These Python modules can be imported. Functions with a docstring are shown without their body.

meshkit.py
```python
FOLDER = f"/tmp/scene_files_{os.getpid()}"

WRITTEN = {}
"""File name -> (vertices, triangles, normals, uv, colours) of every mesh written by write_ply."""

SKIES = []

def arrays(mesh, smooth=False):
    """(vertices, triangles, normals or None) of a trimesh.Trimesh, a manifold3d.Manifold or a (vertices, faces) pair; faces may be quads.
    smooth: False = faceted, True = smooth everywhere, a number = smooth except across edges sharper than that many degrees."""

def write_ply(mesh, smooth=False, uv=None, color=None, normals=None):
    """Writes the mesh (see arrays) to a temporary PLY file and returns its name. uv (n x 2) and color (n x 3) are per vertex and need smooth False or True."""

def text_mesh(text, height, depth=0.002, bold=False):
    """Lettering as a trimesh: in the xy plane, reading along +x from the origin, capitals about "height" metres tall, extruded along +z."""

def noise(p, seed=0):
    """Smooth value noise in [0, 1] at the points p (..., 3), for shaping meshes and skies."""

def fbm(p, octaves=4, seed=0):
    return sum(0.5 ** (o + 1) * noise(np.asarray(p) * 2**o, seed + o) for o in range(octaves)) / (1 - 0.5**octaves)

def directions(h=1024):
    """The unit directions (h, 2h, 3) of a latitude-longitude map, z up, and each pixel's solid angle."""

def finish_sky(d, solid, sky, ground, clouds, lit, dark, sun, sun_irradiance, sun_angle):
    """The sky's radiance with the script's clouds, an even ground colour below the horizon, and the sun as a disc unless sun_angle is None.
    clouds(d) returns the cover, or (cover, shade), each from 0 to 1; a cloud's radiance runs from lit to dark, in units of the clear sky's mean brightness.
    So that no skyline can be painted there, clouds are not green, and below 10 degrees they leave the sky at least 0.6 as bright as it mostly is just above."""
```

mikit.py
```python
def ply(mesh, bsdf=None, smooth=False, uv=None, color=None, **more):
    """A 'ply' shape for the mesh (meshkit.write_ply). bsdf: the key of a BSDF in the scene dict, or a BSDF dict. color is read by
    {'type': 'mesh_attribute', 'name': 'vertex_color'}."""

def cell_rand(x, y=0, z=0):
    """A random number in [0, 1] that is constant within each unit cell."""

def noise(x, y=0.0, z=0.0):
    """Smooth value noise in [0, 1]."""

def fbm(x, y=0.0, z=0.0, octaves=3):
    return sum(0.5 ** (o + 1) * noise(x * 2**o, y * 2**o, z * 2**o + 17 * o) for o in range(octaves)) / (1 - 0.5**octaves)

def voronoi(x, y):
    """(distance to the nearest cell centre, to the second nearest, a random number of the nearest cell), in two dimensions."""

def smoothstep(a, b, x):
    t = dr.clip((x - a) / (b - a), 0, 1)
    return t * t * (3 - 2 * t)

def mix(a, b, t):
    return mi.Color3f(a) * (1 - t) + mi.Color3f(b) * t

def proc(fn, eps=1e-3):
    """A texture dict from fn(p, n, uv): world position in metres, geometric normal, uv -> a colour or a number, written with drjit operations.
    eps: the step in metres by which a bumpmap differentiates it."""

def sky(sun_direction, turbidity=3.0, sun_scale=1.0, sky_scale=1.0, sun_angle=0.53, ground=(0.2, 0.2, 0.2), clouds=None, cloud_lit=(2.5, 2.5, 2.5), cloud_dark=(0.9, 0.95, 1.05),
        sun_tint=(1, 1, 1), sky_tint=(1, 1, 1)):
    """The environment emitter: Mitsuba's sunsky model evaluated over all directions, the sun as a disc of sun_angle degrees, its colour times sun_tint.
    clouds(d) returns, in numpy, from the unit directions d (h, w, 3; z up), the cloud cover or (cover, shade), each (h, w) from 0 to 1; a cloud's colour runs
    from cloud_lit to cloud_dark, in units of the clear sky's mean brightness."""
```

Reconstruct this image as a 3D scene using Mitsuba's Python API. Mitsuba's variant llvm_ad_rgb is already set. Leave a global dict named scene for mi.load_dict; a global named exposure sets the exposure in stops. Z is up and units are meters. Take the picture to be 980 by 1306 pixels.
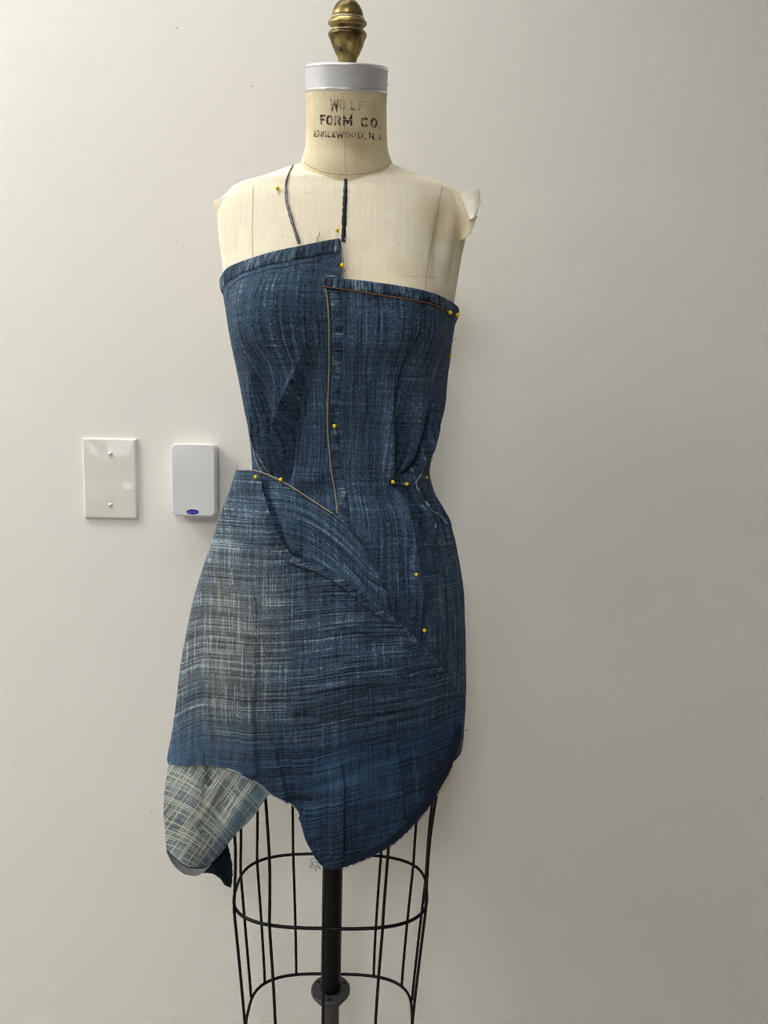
import math
import numpy as np
import trimesh
import shapely
from shapely.geometry import Polygon, LineString, Point, box as sbox
from scipy.interpolate import PchipInterpolator
import mitsuba as mi
import drjit as dr
import mikit
import meshkit
from mikit import noise, fbm, mix, smoothstep, proc

T = mi.ScalarTransform4f
scene, labels = {}, {}

# ------------------------------------------------------------------ camera
F_PX, CX, CY = 930.0, 490.0, 653.0
PITCH, ROLL = math.radians(6.5), math.radians(1.0)
CAM = np.array([0.0, -1.19, 1.25])
FW = np.array([0, math.cos(PITCH), -math.sin(PITCH)])
U0 = np.array([0, math.sin(PITCH), math.cos(PITCH)])
R0 = np.array([1.0, 0, 0])
UP = U0 * math.cos(ROLL) - R0 * math.sin(ROLL)
RT = R0 * math.cos(ROLL) + U0 * math.sin(ROLL)
scene['camera'] = {'type': 'perspective', 'fov_axis': 'x', 'fov': 2 * math.degrees(math.atan(CX / F_PX)), 'near_clip': 0.05, 'far_clip': 50.0,
                   'to_world': T().look_at(origin=CAM.tolist(), target=(CAM + FW).tolist(), up=UP.tolist())}

# ------------------------------------------------------------------ light
exposure = 0.0
UNSEEN_LIGHTS = [  # unseen panels lighting wall and form: centre (x, y), size, radiance
    ((-0.45, -0.50), (1.0, 0.4), 7.0),
    ((-1.85, -0.60), (1.0, 0.6), 23.5),
    ((-2.70, -1.60), (0.6, 1.2), 17.0),
    ((-0.25, -2.90), (0.6, 1.2), 20.5)]
LIGHT_TINT = (1.0, 0.995, 0.985)


# ------------------------------------------------------------------ rays and small tools
def ray(px, py):
    px, py = np.asarray(px, float), np.asarray(py, float)
    d = FW + ((px - CX) / F_PX)[..., None] * RT - ((py - CY) / F_PX)[..., None] * UP
    return d


def on_plane(px, py, y):
    d = ray(px, py)
    t = (y - CAM[1]) / d[..., 1]
    return CAM + d * t[..., None]


def project(p):
    q = np.asarray(p, float) - CAM
    w = q @ FW
    return np.stack([CX + F_PX * (q @ RT) / w, CY - F_PX * (q @ UP) / w], -1)


def curve(pts, n=None, t=None):
    """A smooth curve through points, by chord length; n samples or at parameters t in [0, 1]."""
    p = np.asarray(pts, float)
    s = np.concatenate([[0], np.cumsum(np.linalg.norm(np.diff(p, axis=0), axis=1))])
    s /= s[-1]
    t = np.linspace(0, 1, n) if t is None else np.asarray(t)
    if len(p) == 2:
        return p[0] + (p[1] - p[0]) * t[:, None]
    return np.stack([PchipInterpolator(s, p[:, k])(t) for k in range(p.shape[1])], -1)


def tube(pts, radius, sides=8, cap=True):
    p = np.asarray(pts, float)
    n = len(p)
    r = np.broadcast_to(np.asarray(radius, float), (n,))
    t = np.gradient(p, axis=0)
    t /= np.linalg.norm(t, axis=1, keepdims=True) + 1e-12
    a = np.cross(t[0], [0.31, 0.17, 0.93] if abs(t[0][2]) < 0.9 else [1.0, 0.1, 0.05])
    A = []
    for i in range(n):
        a = a - t[i] * (a @ t[i])
        a /= np.linalg.norm(a) + 1e-12
        A.append(a)
    A = np.array(A)
    B = np.cross(t, A)
    ang = np.arange(sides) * 2 * np.pi / sides
    v = p[:, None] + r[:, None, None] * (np.cos(ang)[None, :, None] * A[:, None] + np.sin(ang)[None, :, None] * B[:, None])
    v = v.reshape(-1, 3)
    i, j = np.meshgrid(np.arange(n - 1), np.arange(sides), indexing='ij')
    q = np.stack([i * sides + j, i * sides + (j + 1) % sides, (i + 1) * sides + (j + 1) % sides, (i + 1) * sides + j], -1).reshape(-1, 4)
    f = np.vstack([q[:, [0, 1, 2]], q[:, [0, 2, 3]]])
    if cap:
        c0, c1 = len(v), len(v) + 1
        v = np.vstack([v, p[:1], p[-1:]])
        k = np.arange(sides)
        f = np.vstack([f, np.stack([k * 0 + c0, (k + 1) % sides, k], 1), np.stack([k * 0 + c1, (n - 1) * sides + k, (n - 1) * sides + (k + 1) % sides], 1)])
    return trimesh.Trimesh(v, f, process=False)


def ring(pts, radius, sides=8):
    p = np.asarray(pts, float)
    n = len(p)
    t = np.roll(p, -1, 0) - np.roll(p, 1, 0)
    t /= np.linalg.norm(t, axis=1, keepdims=True)
    B = np.tile([0, 0, 1.0], (n, 1))
    A = np.cross(t, B)
    ang = np.arange(sides) * 2 * np.pi / sides
    v = (p[:, None] + radius * (np.cos(ang)[None, :, None] * A[:, None] + np.sin(ang)[None, :, None] * B[:, None])).reshape(-1, 3)
    i, j = np.meshgrid(np.arange(n), np.arange(sides), indexing='ij')
    i2 = (i + 1) % n
    q = np.stack([i * sides + j, i * sides + (j + 1) % sides, i2 * sides + (j + 1) % sides, i2 * sides + j], -1).reshape(-1, 4)
    m = trimesh.Trimesh(v, np.vstack([q[:, [0, 1, 2]], q[:, [0, 2, 3]]]), process=False)
    return m if m.volume > 0 else trimesh.Trimesh(v, m.faces[:, ::-1], process=False)


def lathe(profile, n=48):
    """Profile (radius, height) turned about z."""
    pr = np.asarray(profile, float)
    ang = np.arange(n) * 2 * np.pi / n
    v = np.stack([pr[:, None, 0] * np.cos(ang), pr[:, None, 0] * np.sin(ang), np.broadcast_to(pr[:, None, 1], (len(pr), n))], -1).reshape(-1, 3)
    i, j = np.meshgrid(np.arange(len(pr) - 1), np.arange(n), indexing='ij')
    q = np.stack([i * n + j, i * n + (j + 1) % n, (i + 1) * n + (j + 1) % n, (i + 1) * n + j], -1).reshape(-1, 4)
    return trimesh.Trimesh(v, np.vstack([q[:, [0, 1, 2]], q[:, [0, 2, 3]]]), process=False)


def frame(origin, axis, xref=(1, 0, 0)):
    z = np.asarray(axis, float) / np.linalg.norm(axis)
    x = np.asarray(xref, float) - z * (np.asarray(xref, float) @ z)
    x /= np.linalg.norm(x)
    m = np.eye(4)
    m[:3, 0], m[:3, 1], m[:3, 2], m[:3, 3] = x, np.cross(z, x), z, origin
    return m


def moved(mesh, m):
    q = mesh.copy()
    q.apply_transform(m)
    return q


def cat(ms):
    return trimesh.util.concatenate([m for m in ms])


def rbox(sx, sy, sz, r, seg=4):
    """A box with rounded edges in the xz outline and along the front (y-) rim; from y = 0 (back) to y = -sy."""
    out = sbox(-sx / 2, -sz / 2, sx / 2, sz / 2)
    rings = []
    for k in range(seg + 1):
        a = k / seg * math.pi / 2
        rings.append((r * (1 - math.cos(a)), -(sy - r) - r * math.sin(a)))
    return out, rings


def add(key, mesh, bsdf, smooth=False, **kw):
    scene[key] = mikit.ply(mesh, bsdf, smooth, **kw)
    return key


_count = {}


def numbered(base):
    n = _count.get(base, 0)
    _count[base] = n + 1
    return base if n == 0 else f'{base}_{n:03d}'


# ------------------------------------------------------------------ materials
def srgb(r, g, b):
    c = np.array([r, g, b]) / 255.0
    return np.where(c <= 0.04045, c / 12.92, ((c + 0.055) / 1.055) ** 2.4).tolist()


def rgb(c):
    return {'type': 'rgb', 'value': [float(x) for x in c]}


def principled(color, rough=0.6, metallic=0.0, spec=0.5, **kw):
    d = {'type': 'principled', 'base_color': color if isinstance(color, dict) else rgb(color), 'roughness': rough, 'specular': spec}
    if metallic:
        d['metallic'] = metallic
    d.update(kw)
    return d


def two(b):
    return {'type': 'twosided', 'bsdf': b}


WALL = srgb(220, 217, 209)
WALL_A, WALL_B = [c * 0.985 for c in WALL], [c * 1.01 for c in WALL]


def wall_color(p, n, uv):
    t = fbm(p.x * 3.0, p.z * 3.0, 0.0, octaves=3)
    c = mix(WALL_A, WALL_B, t)
    d = 0.0
    for x, z in SPECKS:
        d = d + dr.exp(-(dr.square(p.x - x) + dr.square(p.z - z)) / (0.0011 * 0.0011))
    return mix(c, mi.Color3f(0.22, 0.20, 0.18), dr.clip(d, 0, 0.85))


# the wall's few dents and specks: x, z in metres, radius
DENTS = [(float(q_[0]), float(q_[2]), r_) for q_, r_ in ((on_plane(x_, y_, 0.0), r_) for x_, y_, r_ in ((764, 232, .0022), (761, 1018, .0030), (766, 1016, .0030), (763, 1034, .0026), (972, 1019, .0016), (590, 154, .0016), (835, 322, .0022), (225, 306, .0012), (92, 250, .0018), (76, 1148, .0020)))]
SPECKS = [(float(q_[0]), float(q_[2])) for q_ in (on_plane(x_, y_, 0.0) for x_, y_ in ((226, 36), (322, 110), (225, 307), (20, 973), (193, 1037), (972, 1019), (496, 108)))]


def wall_bump(p, n, uv):
    roller = fbm(p.x * 140.0, p.z * 140.0, 0.0, octaves=2)
    broad = noise(p.x * 14.0, p.z * 14.0, 3.0)
    d = 0.0
    for x, z, r in DENTS:
        d = d + dr.exp(-(dr.square(p.x - x) + dr.square((p.z - z) * 1.6)) / (r * r))
    return roller * 0.25 + broad * 0.35 - 1.6 * d


scene['wall_paint'] = {'type': 'bumpmap', 'arbitrary': proc(wall_bump), 'scale': 0.0009, 'bsdf': principled(proc(wall_color), 0.55, spec=0.25)}
scene['ceiling_paint'] = principled((0.6, 0.6, 0.585), 0.9, spec=0.1)
scene['unseen_wall_paint'] = principled((0.28, 0.27, 0.25), 0.9, spec=0.1)  # dark tone for the unseen walls, keeps bounced light low
scene['floor_vinyl'] = principled((0.30, 0.28, 0.25), 0.6)
scene['black_metal'] = principled((0.003, 0.003, 0.0035), 0.40, spec=0.18)
scene['flange_metal'] = principled((0.035, 0.036, 0.038), 0.45, spec=0.5)


def pole_color(p, n, uv):
    t = noise(p.x * 200.0, p.y * 200.0, p.z * 9.0)
    return mix((0.05, 0.042, 0.034), (0.13, 0.11, 0.085), t)


scene['worn_pole'] = principled(proc(pole_color), 0.35, metallic=0.7)


def canvas_color(p, n, uv):
    weave = noise(p.x * 800.0, p.y * 300.0, p.z * 900.0)
    streak = noise(p.x * 420.0, p.y * 60.0, p.z * 30.0)
    blot = fbm(p.x * 14.0, p.y * 14.0, p.z * 14.0 + 3.0, octaves=3)
    c = mix(srgb(212, 203, 177), srgb(229, 221, 200), weave * 0.45 + streak * 0.55)
    c = mix(c, mi.Color3f(srgb(198, 184, 148)), smoothstep(0.48, 0.78, blot) * 0.55)
    speck = smoothstep(0.90, 0.96, noise(p.x * 170.0, p.y * 170.0, p.z * 170.0))
    return mix(c, mi.Color3f(srgb(150, 134, 100)), speck * 0.35)


scene['canvas'] = two(principled(proc(canvas_color), 0.85, spec=0.2))


def shaded_neck_color(p, n, uv):  # darker than the torso canvas: shade of the forward-tilted neck put into the colour
    weave = noise(p.x * 800.0, p.y * 300.0, p.z * 900.0)
    blot = fbm(p.x * 26.0, p.y * 26.0, p.z * 22.0 + 8.0, octaves=3)
    c = mix(srgb(204, 190, 154), srgb(222, 210, 180), weave)
    return mix(c, mi.Color3f(srgb(178, 160, 118)), smoothstep(0.45, 0.75, blot) * 0.55)


scene['shaded_neck_canvas'] = two(principled(proc(shaded_neck_color), 0.85, spec=0.2))
scene['batting'] = two(principled(srgb(240, 236, 222), 0.95, spec=0.1))
scene['seam_thread'] = principled(srgb(158, 138, 108), 0.9, spec=0.1)


def ink_color(p, n, uv):
    t = fbm(p.x * 190.0, p.y * 90.0, p.z * 190.0 + 4.0, octaves=2)
    return mix(srgb(62, 54, 52), srgb(168, 152, 124), smoothstep(0.40, 0.72, t))


def faded_ink_color(p, n, uv):
    t = fbm(p.x * 190.0, p.y * 90.0, p.z * 190.0 + 4.0, octaves=2)
    return mix(srgb(86, 76, 70), srgb(190, 174, 142), smoothstep(0.30, 0.62, t))


scene['stencil_ink'] = principled(proc(ink_color), 0.9, spec=0.1)
scene['faded_stencil_ink'] = principled(proc(faded_ink_color), 0.9, spec=0.1)


def tape_color(p, n, uv):
    t = noise(p.x * 120.0, p.y * 120.0, p.z * 90.0)
    return mix(srgb(12, 12, 22), srgb(150, 152, 170), smoothstep(0.86, 0.95, t))


scene['style_tape'] = two(principled(proc(tape_color), 0.35, spec=0.4))


def alu_color(p, n, uv):
    t = noise(p.x * 60.0, p.y * 60.0, p.z * 1200.0)
    return mix((0.60, 0.60, 0.60), (0.68, 0.68, 0.68), t)


scene['aluminium'] = principled(proc(alu_color), 0.55, metallic=0.6)
scene['aluminium_rim'] = principled((0.80, 0.80, 0.79), 0.22, metallic=1.0)


def brass_color(p, n, uv):
    t = fbm(p.x * 70.0, p.y * 70.0, p.z * 70.0, octaves=3)
    return mix((0.10, 0.07, 0.022), (0.36, 0.275, 0.10), smoothstep(0.25, 0.65, t))


scene['brass'] = principled(proc(brass_color), 0.36, metallic=0.85)
scene['worn_rim'] = principled((0.62, 0.57, 0.45), 0.35, metallic=0.8)
scene['dark_dent'] = principled((0.05, 0.035, 0.015), 0.7)
scene['pin_yellow'] = principled(srgb(226, 196, 18), 0.25, spec=0.6)
scene['pin_steel'] = principled((0.55, 0.55, 0.54), 0.3, metallic=1.0)
scene['screw_metal'] = principled((0.78, 0.78, 0.75), 0.3, metallic=0.6)
scene['screw_slot'] = principled((0.12, 0.12, 0.11), 0.7)


def plate_bump(p, n, uv):
    return noise(p.x * 28.0, p.z * 30.0, 2.0) + 0.5 * noise(p.x * 55.0, p.z * 50.0, 7.0)


scene['plate_plastic'] = {'type': 'bumpmap', 'arbitrary': proc(plate_bump), 'scale': 0.0009, 'bsdf': principled(srgb(216, 213, 203), 0.06, spec=0.5)}
scene['sensor_plastic'] = principled(srgb(212, 212, 212), 0.10, spec=0.5)
scene['logo_blue'] = principled(srgb(10, 8, 130), 0.3)
scene['logo_white'] = principled(srgb(150, 155, 215), 0.4)


# denim: all patterns live in the cloth's own coordinates uv (metres along the two thread directions)
def strand(x, along, seed):
    """One value per thread, drifting along its length: 0 to 1."""
    return noise(along, dr.floor(x), seed)


def threads(u, v, long_=0.04):
    """(streaks along v, streaks along u, fine grain), each about -1 to 1."""
    a = 1.25 * strand(u * 620.0, v / long_, 1.0) + 0.75 * strand(u * 880.0, v / (long_ * 1.6), 5.0) - 1.0
    b = 1.25 * strand(v * 620.0, u / long_, 2.0) + 0.75 * strand(v * 880.0, u / (long_ * 1.6), 6.0) - 1.0
    g = 1.2 * noise(u * 700.0, v * 700.0, 3.0) + 0.9 * noise(u * 1200.0, v * 1200.0, 7.0) - 1.05
    return a, b, g


DARK, MID, PALE = srgb(13, 23, 34), srgb(55, 77, 99), srgb(150, 165, 174)


def denim_ramp(t):
    c = mix(DARK, MID, smoothstep(-0.1, 0.62, t))
    return mix(c, mi.Color3f(PALE), smoothstep(0.50, 1.15, t))


def bodice_color(p, n, uv):
    u, v = uv.x, uv.y
    a, b, g = threads(u, v)
    worn = fbm(u * 14.0, v * 9.0, 4.0, octaves=3) - 0.5
    t = 0.34 + 0.26 * a + 0.13 * b + 0.32 * g + 0.20 * worn
    t = t + 0.15 * smoothstep(0.72, 0.93, noise(dr.floor(u * 820.0), v * 14.0, 8.0)) + 0.13 * smoothstep(0.78, 0.93, noise(u * 26.0, v * 620.0, 9.0))
    return denim_ramp(t)


def roped_color(p, n, uv):
    """Worn hems: pale and dark patches in turn; u runs along the hem, v across it."""
    u, v = uv.x, uv.y
    a, b, g = threads(u, v, 0.012)
    rope = noise(u * 110.0, v * 50.0, 2.0) - 0.5
    t = 0.36 + 0.60 * rope + 0.42 * a + 0.30 * g
    c = denim_ramp(t)
    return mix(c, c * mi.Color3f(1.06, 1.03, 0.86), smoothstep(0.4, 0.9, t))


def skirt_color(p, n, uv):
    """The draped leg: slubs across it, a faded thigh, a dark unfaded hem end. u along the slubs, v across them."""
    u, v = uv.x, uv.y
    a, b, g = threads(u, v, 0.035)
    blotch = fbm(u * 9.0, v * 26.0, 4.0, octaves=3) - 0.5
    fade = dr.exp(-dr.square((u - 0.285) / 0.052) - dr.square((v - 0.815) / 0.110)) + dr.exp(-dr.square((u - 0.29) / 0.11) - dr.square((v - 0.79) / 0.16)) * 0.35
    hem = smoothstep(0.915, 0.975, v + 0.16 * blotch)
    t = 0.34 + 0.34 * b + 0.17 * a + 0.27 * g + 0.26 * blotch + 0.18 * fade
    t = t + 0.30 * smoothstep(0.74, 0.93, noise(u * 14.0, dr.floor(v * 820.0), 9.0)) - 0.26 * smoothstep(0.72, 0.92, noise(u * 7.0, dr.floor(v * 760.0), 19.0))
    t = t + (0.12 + 0.28 * fade) * smoothstep(0.72, 0.90, noise(dr.floor(u * 800.0), v * 34.0, 8.0))
    t = t * (1 - 0.32 * hem) + 0.01 * hem + 0.25 * blotch * hem - 0.05 * smoothstep(0.30, 0.42, u)
    c = denim_ramp(t)
    c = mix(c, c * mi.Color3f(0.76, 0.94, 1.07), hem)
    fade = fade * (0.65 + 0.5 * noise(u * 60.0, v * 12.0, 31.0))
    grey = mi.Color3f(srgb(122, 124, 112)) * (0.22 + 0.86 * dr.clip(t, 0, 1.2))
    return mix(c, grey, 0.66 * dr.clip(fade, 0, 1))


def upper_color(p, n, uv):
    u, v = uv.x, uv.y
    a, b, g = threads(u, v, 0.035)
    blotch = fbm(u * 16.0, v * 30.0, 14.0, octaves=3) - 0.5
    t = 0.36 + 0.34 * b + 0.18 * a + 0.28 * g + 0.26 * blotch
    t = t + 0.28 * smoothstep(0.74, 0.93, noise(u * 14.0, dr.floor(v * 820.0), 9.0)) - 0.22 * smoothstep(0.74, 0.92, noise(u * 9.0, dr.floor(v * 760.0), 19.0))
    return denim_ramp(t)


def open_thread(x, along, seed):
    """Thin separate threads at irregular spacing across x, broken along their length: 0 to 1."""
    i = dr.floor(x)
    f = x - i - 0.5 - 0.5 * (mikit.cell_rand(i, seed) - 0.5)
    return (1 - smoothstep(0.12, 0.28, dr.abs(f))) * smoothstep(0.30, 0.55, mikit.cell_rand(i, seed + 7)) * smoothstep(0.25, 0.6, noise(along, i * 3.7, seed + 2.0))


def pale_color(p, n, uv):
    """The cloth's wrong side: grey-blue ground under open, cream cross threads; bluer towards large u."""
    u, v = uv.x, uv.y
    g = noise(u * 700.0, v * 700.0, 3.0)
    fa = strand(u * 700.0, v * 30.0, 1.0)
    fb = strand(v * 700.0, u * 30.0, 2.0)
    la = open_thread(u * 330.0, v * 45.0, 4)
    lb = open_thread(v * 330.0, u * 45.0, 5)
    patch = fbm(u * 22.0, v * 22.0, 6.0, octaves=2)
    c = mix(srgb(56, 70, 82), srgb(142, 152, 150), 0.36 * fa + 0.36 * fb + 0.36 * g + 0.5 * (patch - 0.5) - 0.02)
    c = mix(c, mi.Color3f(srgb(204, 203, 178)), 0.66 * dr.maximum(la, lb))
    blue = smoothstep(0.046, 0.060, u)
    return mix(c, c * mi.Color3f(0.55, 0.70, 0.88), blue)


def dark_color(p, n, uv):
    u, v = uv.x, uv.y
    a, b, g = threads(u, v, 0.03)
    return mix(srgb(11, 18, 32), srgb(34, 48, 70), dr.clip(0.35 + 0.25 * a + 0.2 * b + 0.3 * g, 0, 1))


def lining_color(p, n, uv):
    g = noise(uv.x * 700.0, uv.y * 700.0, 3.0)
    return mix(srgb(112, 116, 118), srgb(138, 141, 140), g)


def weave_bump(p, n, uv):
    u, v = uv.x, uv.y
    return noise(u * 640.0, v * 30.0, 1.0) + noise(u * 30.0, v * 640.0, 2.0) + 0.6 * noise(u * 1200.0, v * 1200.0, 3.0)


WEAVE = proc(weave_bump, eps=4e-4)


def cloth(fn):
    return {'type': 'bumpmap', 'arbitrary': WEAVE, 'scale': 0.00035, 'bsdf': two(principled(proc(fn), 0.85, spec=0.25, sheen=0.15))}


for k, fn in dict(bodice_denim=bodice_color, roped_denim=roped_color, skirt_denim=skirt_color, upper_denim=upper_color, pale_denim=pale_color, dark_denim=dark_color, denim_lining=lining_color).items():
    scene[k] = cloth(fn)
scene['tan_thread'] = principled(srgb(142, 134, 118), 0.8, spec=0.15)
scene['brown_thread'] = principled(srgb(138, 88, 44), 0.7, spec=0.2)
scene['dark_brown_thread'] = principled(srgb(66, 46, 38), 0.8, spec=0.15)
scene['blue_thread'] = principled(srgb(52, 62, 92), 0.85, spec=0.1)
scene['grey_thread'] = principled(srgb(138, 148, 154), 0.9, spec=0.1)

# ------------------------------------------------------------------ the room
RX0, RX1, RY0, RZ = -3.2, 3.4, -6.0, 2.7  # side walls, far wall, ceiling and floor are unseen, sized and toned for bounce


def slab(x0, x1, y0, y1, z0, z1):
    return trimesh.creation.box(bounds=[[x0, y0, z0], [x1, y1, z1]])


for key, m, b in (('wall_back', slab(RX0 - .1, RX1 + .1, 0, 0.1, 0, RZ), 'wall_paint'), ('unseen_wall_left', slab(RX0 - .1, RX0, RY0, 0, 0, RZ), 'unseen_wall_paint'),
                  ('unseen_wall_right', slab(RX1, RX1 + .1, RY0, 0, 0, RZ), 'unseen_wall_paint'), ('unseen_wall_front', slab(RX0 - .1, RX1 + .1, RY0 - .1, RY0, 0, RZ), 'unseen_wall_paint'),
                  ('ceiling', slab(RX0 - .1, RX1 + .1, RY0 - .1, 0.1, RZ, RZ + .1), 'ceiling_paint'), ('floor', slab(RX0 - .1, RX1 + .1, RY0 - .1, 0.1, -.1, 0), 'floor_vinyl')):
    add(key, m, b)
    labels[key] = {'kind': 'structure'}
labels['wall_back'].update(label='off-white painted wall behind the dress form')


def unseen_ceiling_light(pos, size, power, text):
    key = numbered('unseen_ceiling_light')  # out of view; place and strength chosen for how the back wall is lit
    (x, y), (w, d), z = pos, size, RZ - .04
    add(key + '__frame', cat([slab(x - w / 2 - .03, x - w / 2, y - d / 2 - .03, y + d / 2 + .03, z - .01, RZ), slab(x + w / 2, x + w / 2 + .03, y - d / 2 - .03, y + d / 2 + .03, z - .01, RZ),
                              slab(x - w / 2, x + w / 2, y - d / 2 - .03, y - d / 2, z - .01, RZ), slab(x - w / 2, x + w / 2, y + d / 2, y + d / 2 + .03, z - .01, RZ)]), 'ceiling_paint')
    scene[key + '__diffuser'] = {'type': 'rectangle', 'to_world': T().translate([x, y, z]).rotate([1, 0, 0], 180).scale([w / 2, d / 2, 1]),
                                 'bsdf': {'type': 'ref', 'id': 'ceiling_paint'}, 'emitter': {'type': 'area', 'radiance': rgb([power * c for c in LIGHT_TINT])}}
    labels[key] = {'label': text, 'category': 'ceiling light'}


for (pos_, size_, power_), text_ in zip(UNSEEN_LIGHTS, ('unseen narrow ceiling light panel nearest the dress form', 'unseen brightest ceiling light panel, near the back wall and left of the narrow one', 'unseen ceiling light panel near the left wall', 'unseen ceiling light panel behind the camera')):
    unseen_ceiling_light(pos_, size_, power_, text_)

# an unseen bright window in the far wall, placed to reflect in the wall plate
WX0, WX1, WZ0, WZ1, WINDOW_POWER = -2.95, -1.90, 1.02, 2.10, 3.2
add('unseen_window_1', cat([slab(WX0 - .06, WX0, RY0, RY0 + .05, WZ0 - .06, WZ1 + .06), slab(WX1, WX1 + .06, RY0, RY0 + .05, WZ0 - .06, WZ1 + .06), slab(WX0, WX1, RY0, RY0 + .05, WZ0 - .06, WZ0), slab(WX0, WX1, RY0, RY0 + .05, WZ1, WZ1 + .06),
                     slab((WX0 + WX1) / 2 - .02, (WX0 + WX1) / 2 + .02, RY0, RY0 + .04, WZ0, WZ1)]), 'ceiling_paint')
labels['unseen_window_1'] = {'kind': 'structure'}
for x0_, x1_ in ((WX0, (WX0 + WX1) / 2 - .02), ((WX0 + WX1) / 2 + .02, WX1)):
    scene[numbered('unseen_window_1__pane')] = {'type': 'rectangle', 'to_world': T().translate([(x0_ + x1_) / 2, RY0 + .012, (WZ0 + WZ1) / 2]).rotate([1, 0, 0], -90).scale([(x1_ - x0_) / 2, (WZ1 - WZ0) / 2, 1]),
                                         'bsdf': {'type': 'ref', 'id': 'ceiling_paint'}, 'emitter': {'type': 'area', 'radiance': rgb((WINDOW_POWER * .97, WINDOW_POWER, WINDOW_POWER * 1.04))}}

# ------------------------------------------------------------------ the form's body as a polar surface
YC = -0.23
rows = np.array([  # py, left px, right px of the bare form, front depth, back depth
    [204, 404, 485, .029, .050], [213, 380, 508, .028, .062], [222, 354, 533, .033, .072], [232, 330, 557, .042, .078], [243, 299, 581, .055, .083], [247, 293.5, 587, .057, .085], [252, 289, 591, .059, .086],
    [262, 280.5, 595, .064, .088], [280, 277.5, 596, .071, .090], [300, 279, 595, .078, .092], [330, 283, 589, .087, .094], [360, 287, 584, .094, .095], [400, 294, 577, .100, .094],
    [440, 301.5, 571, .098, .091], [480, 310.5, 564, .084, .087], [520, 320, 557, .075, .083], [560, 328, 546.5, .070, .080], [598, 332, 537.5, .069, .079], [622, 330, 543, .073, .084],
    [650, 319, 559, .086, .094], [680, 306, 573, .095, .105], [720, 292, 583, .104, .116], [770, 281, 588, .110, .124], [830, 275, 590, .114, .127], [880, 273, 590, .115, .126],
    [930, 275, 587, .113, .121], [965, 278, 581, .109, .116], [990, 282, 573, .104, .110], [1060, 296, 556, .092, .100], [1135, 301.5, 545, .083, .092], [1290, 316, 526.5, .074, .080]])
_l, _r = on_plane(rows[:, 1], rows[:, 0], YC), on_plane(rows[:, 2], rows[:, 0], YC)
_z = (_l[:, 2] + _r[:, 2]) / 2
_o = np.argsort(_z)
_zs = _z[_o]
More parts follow.
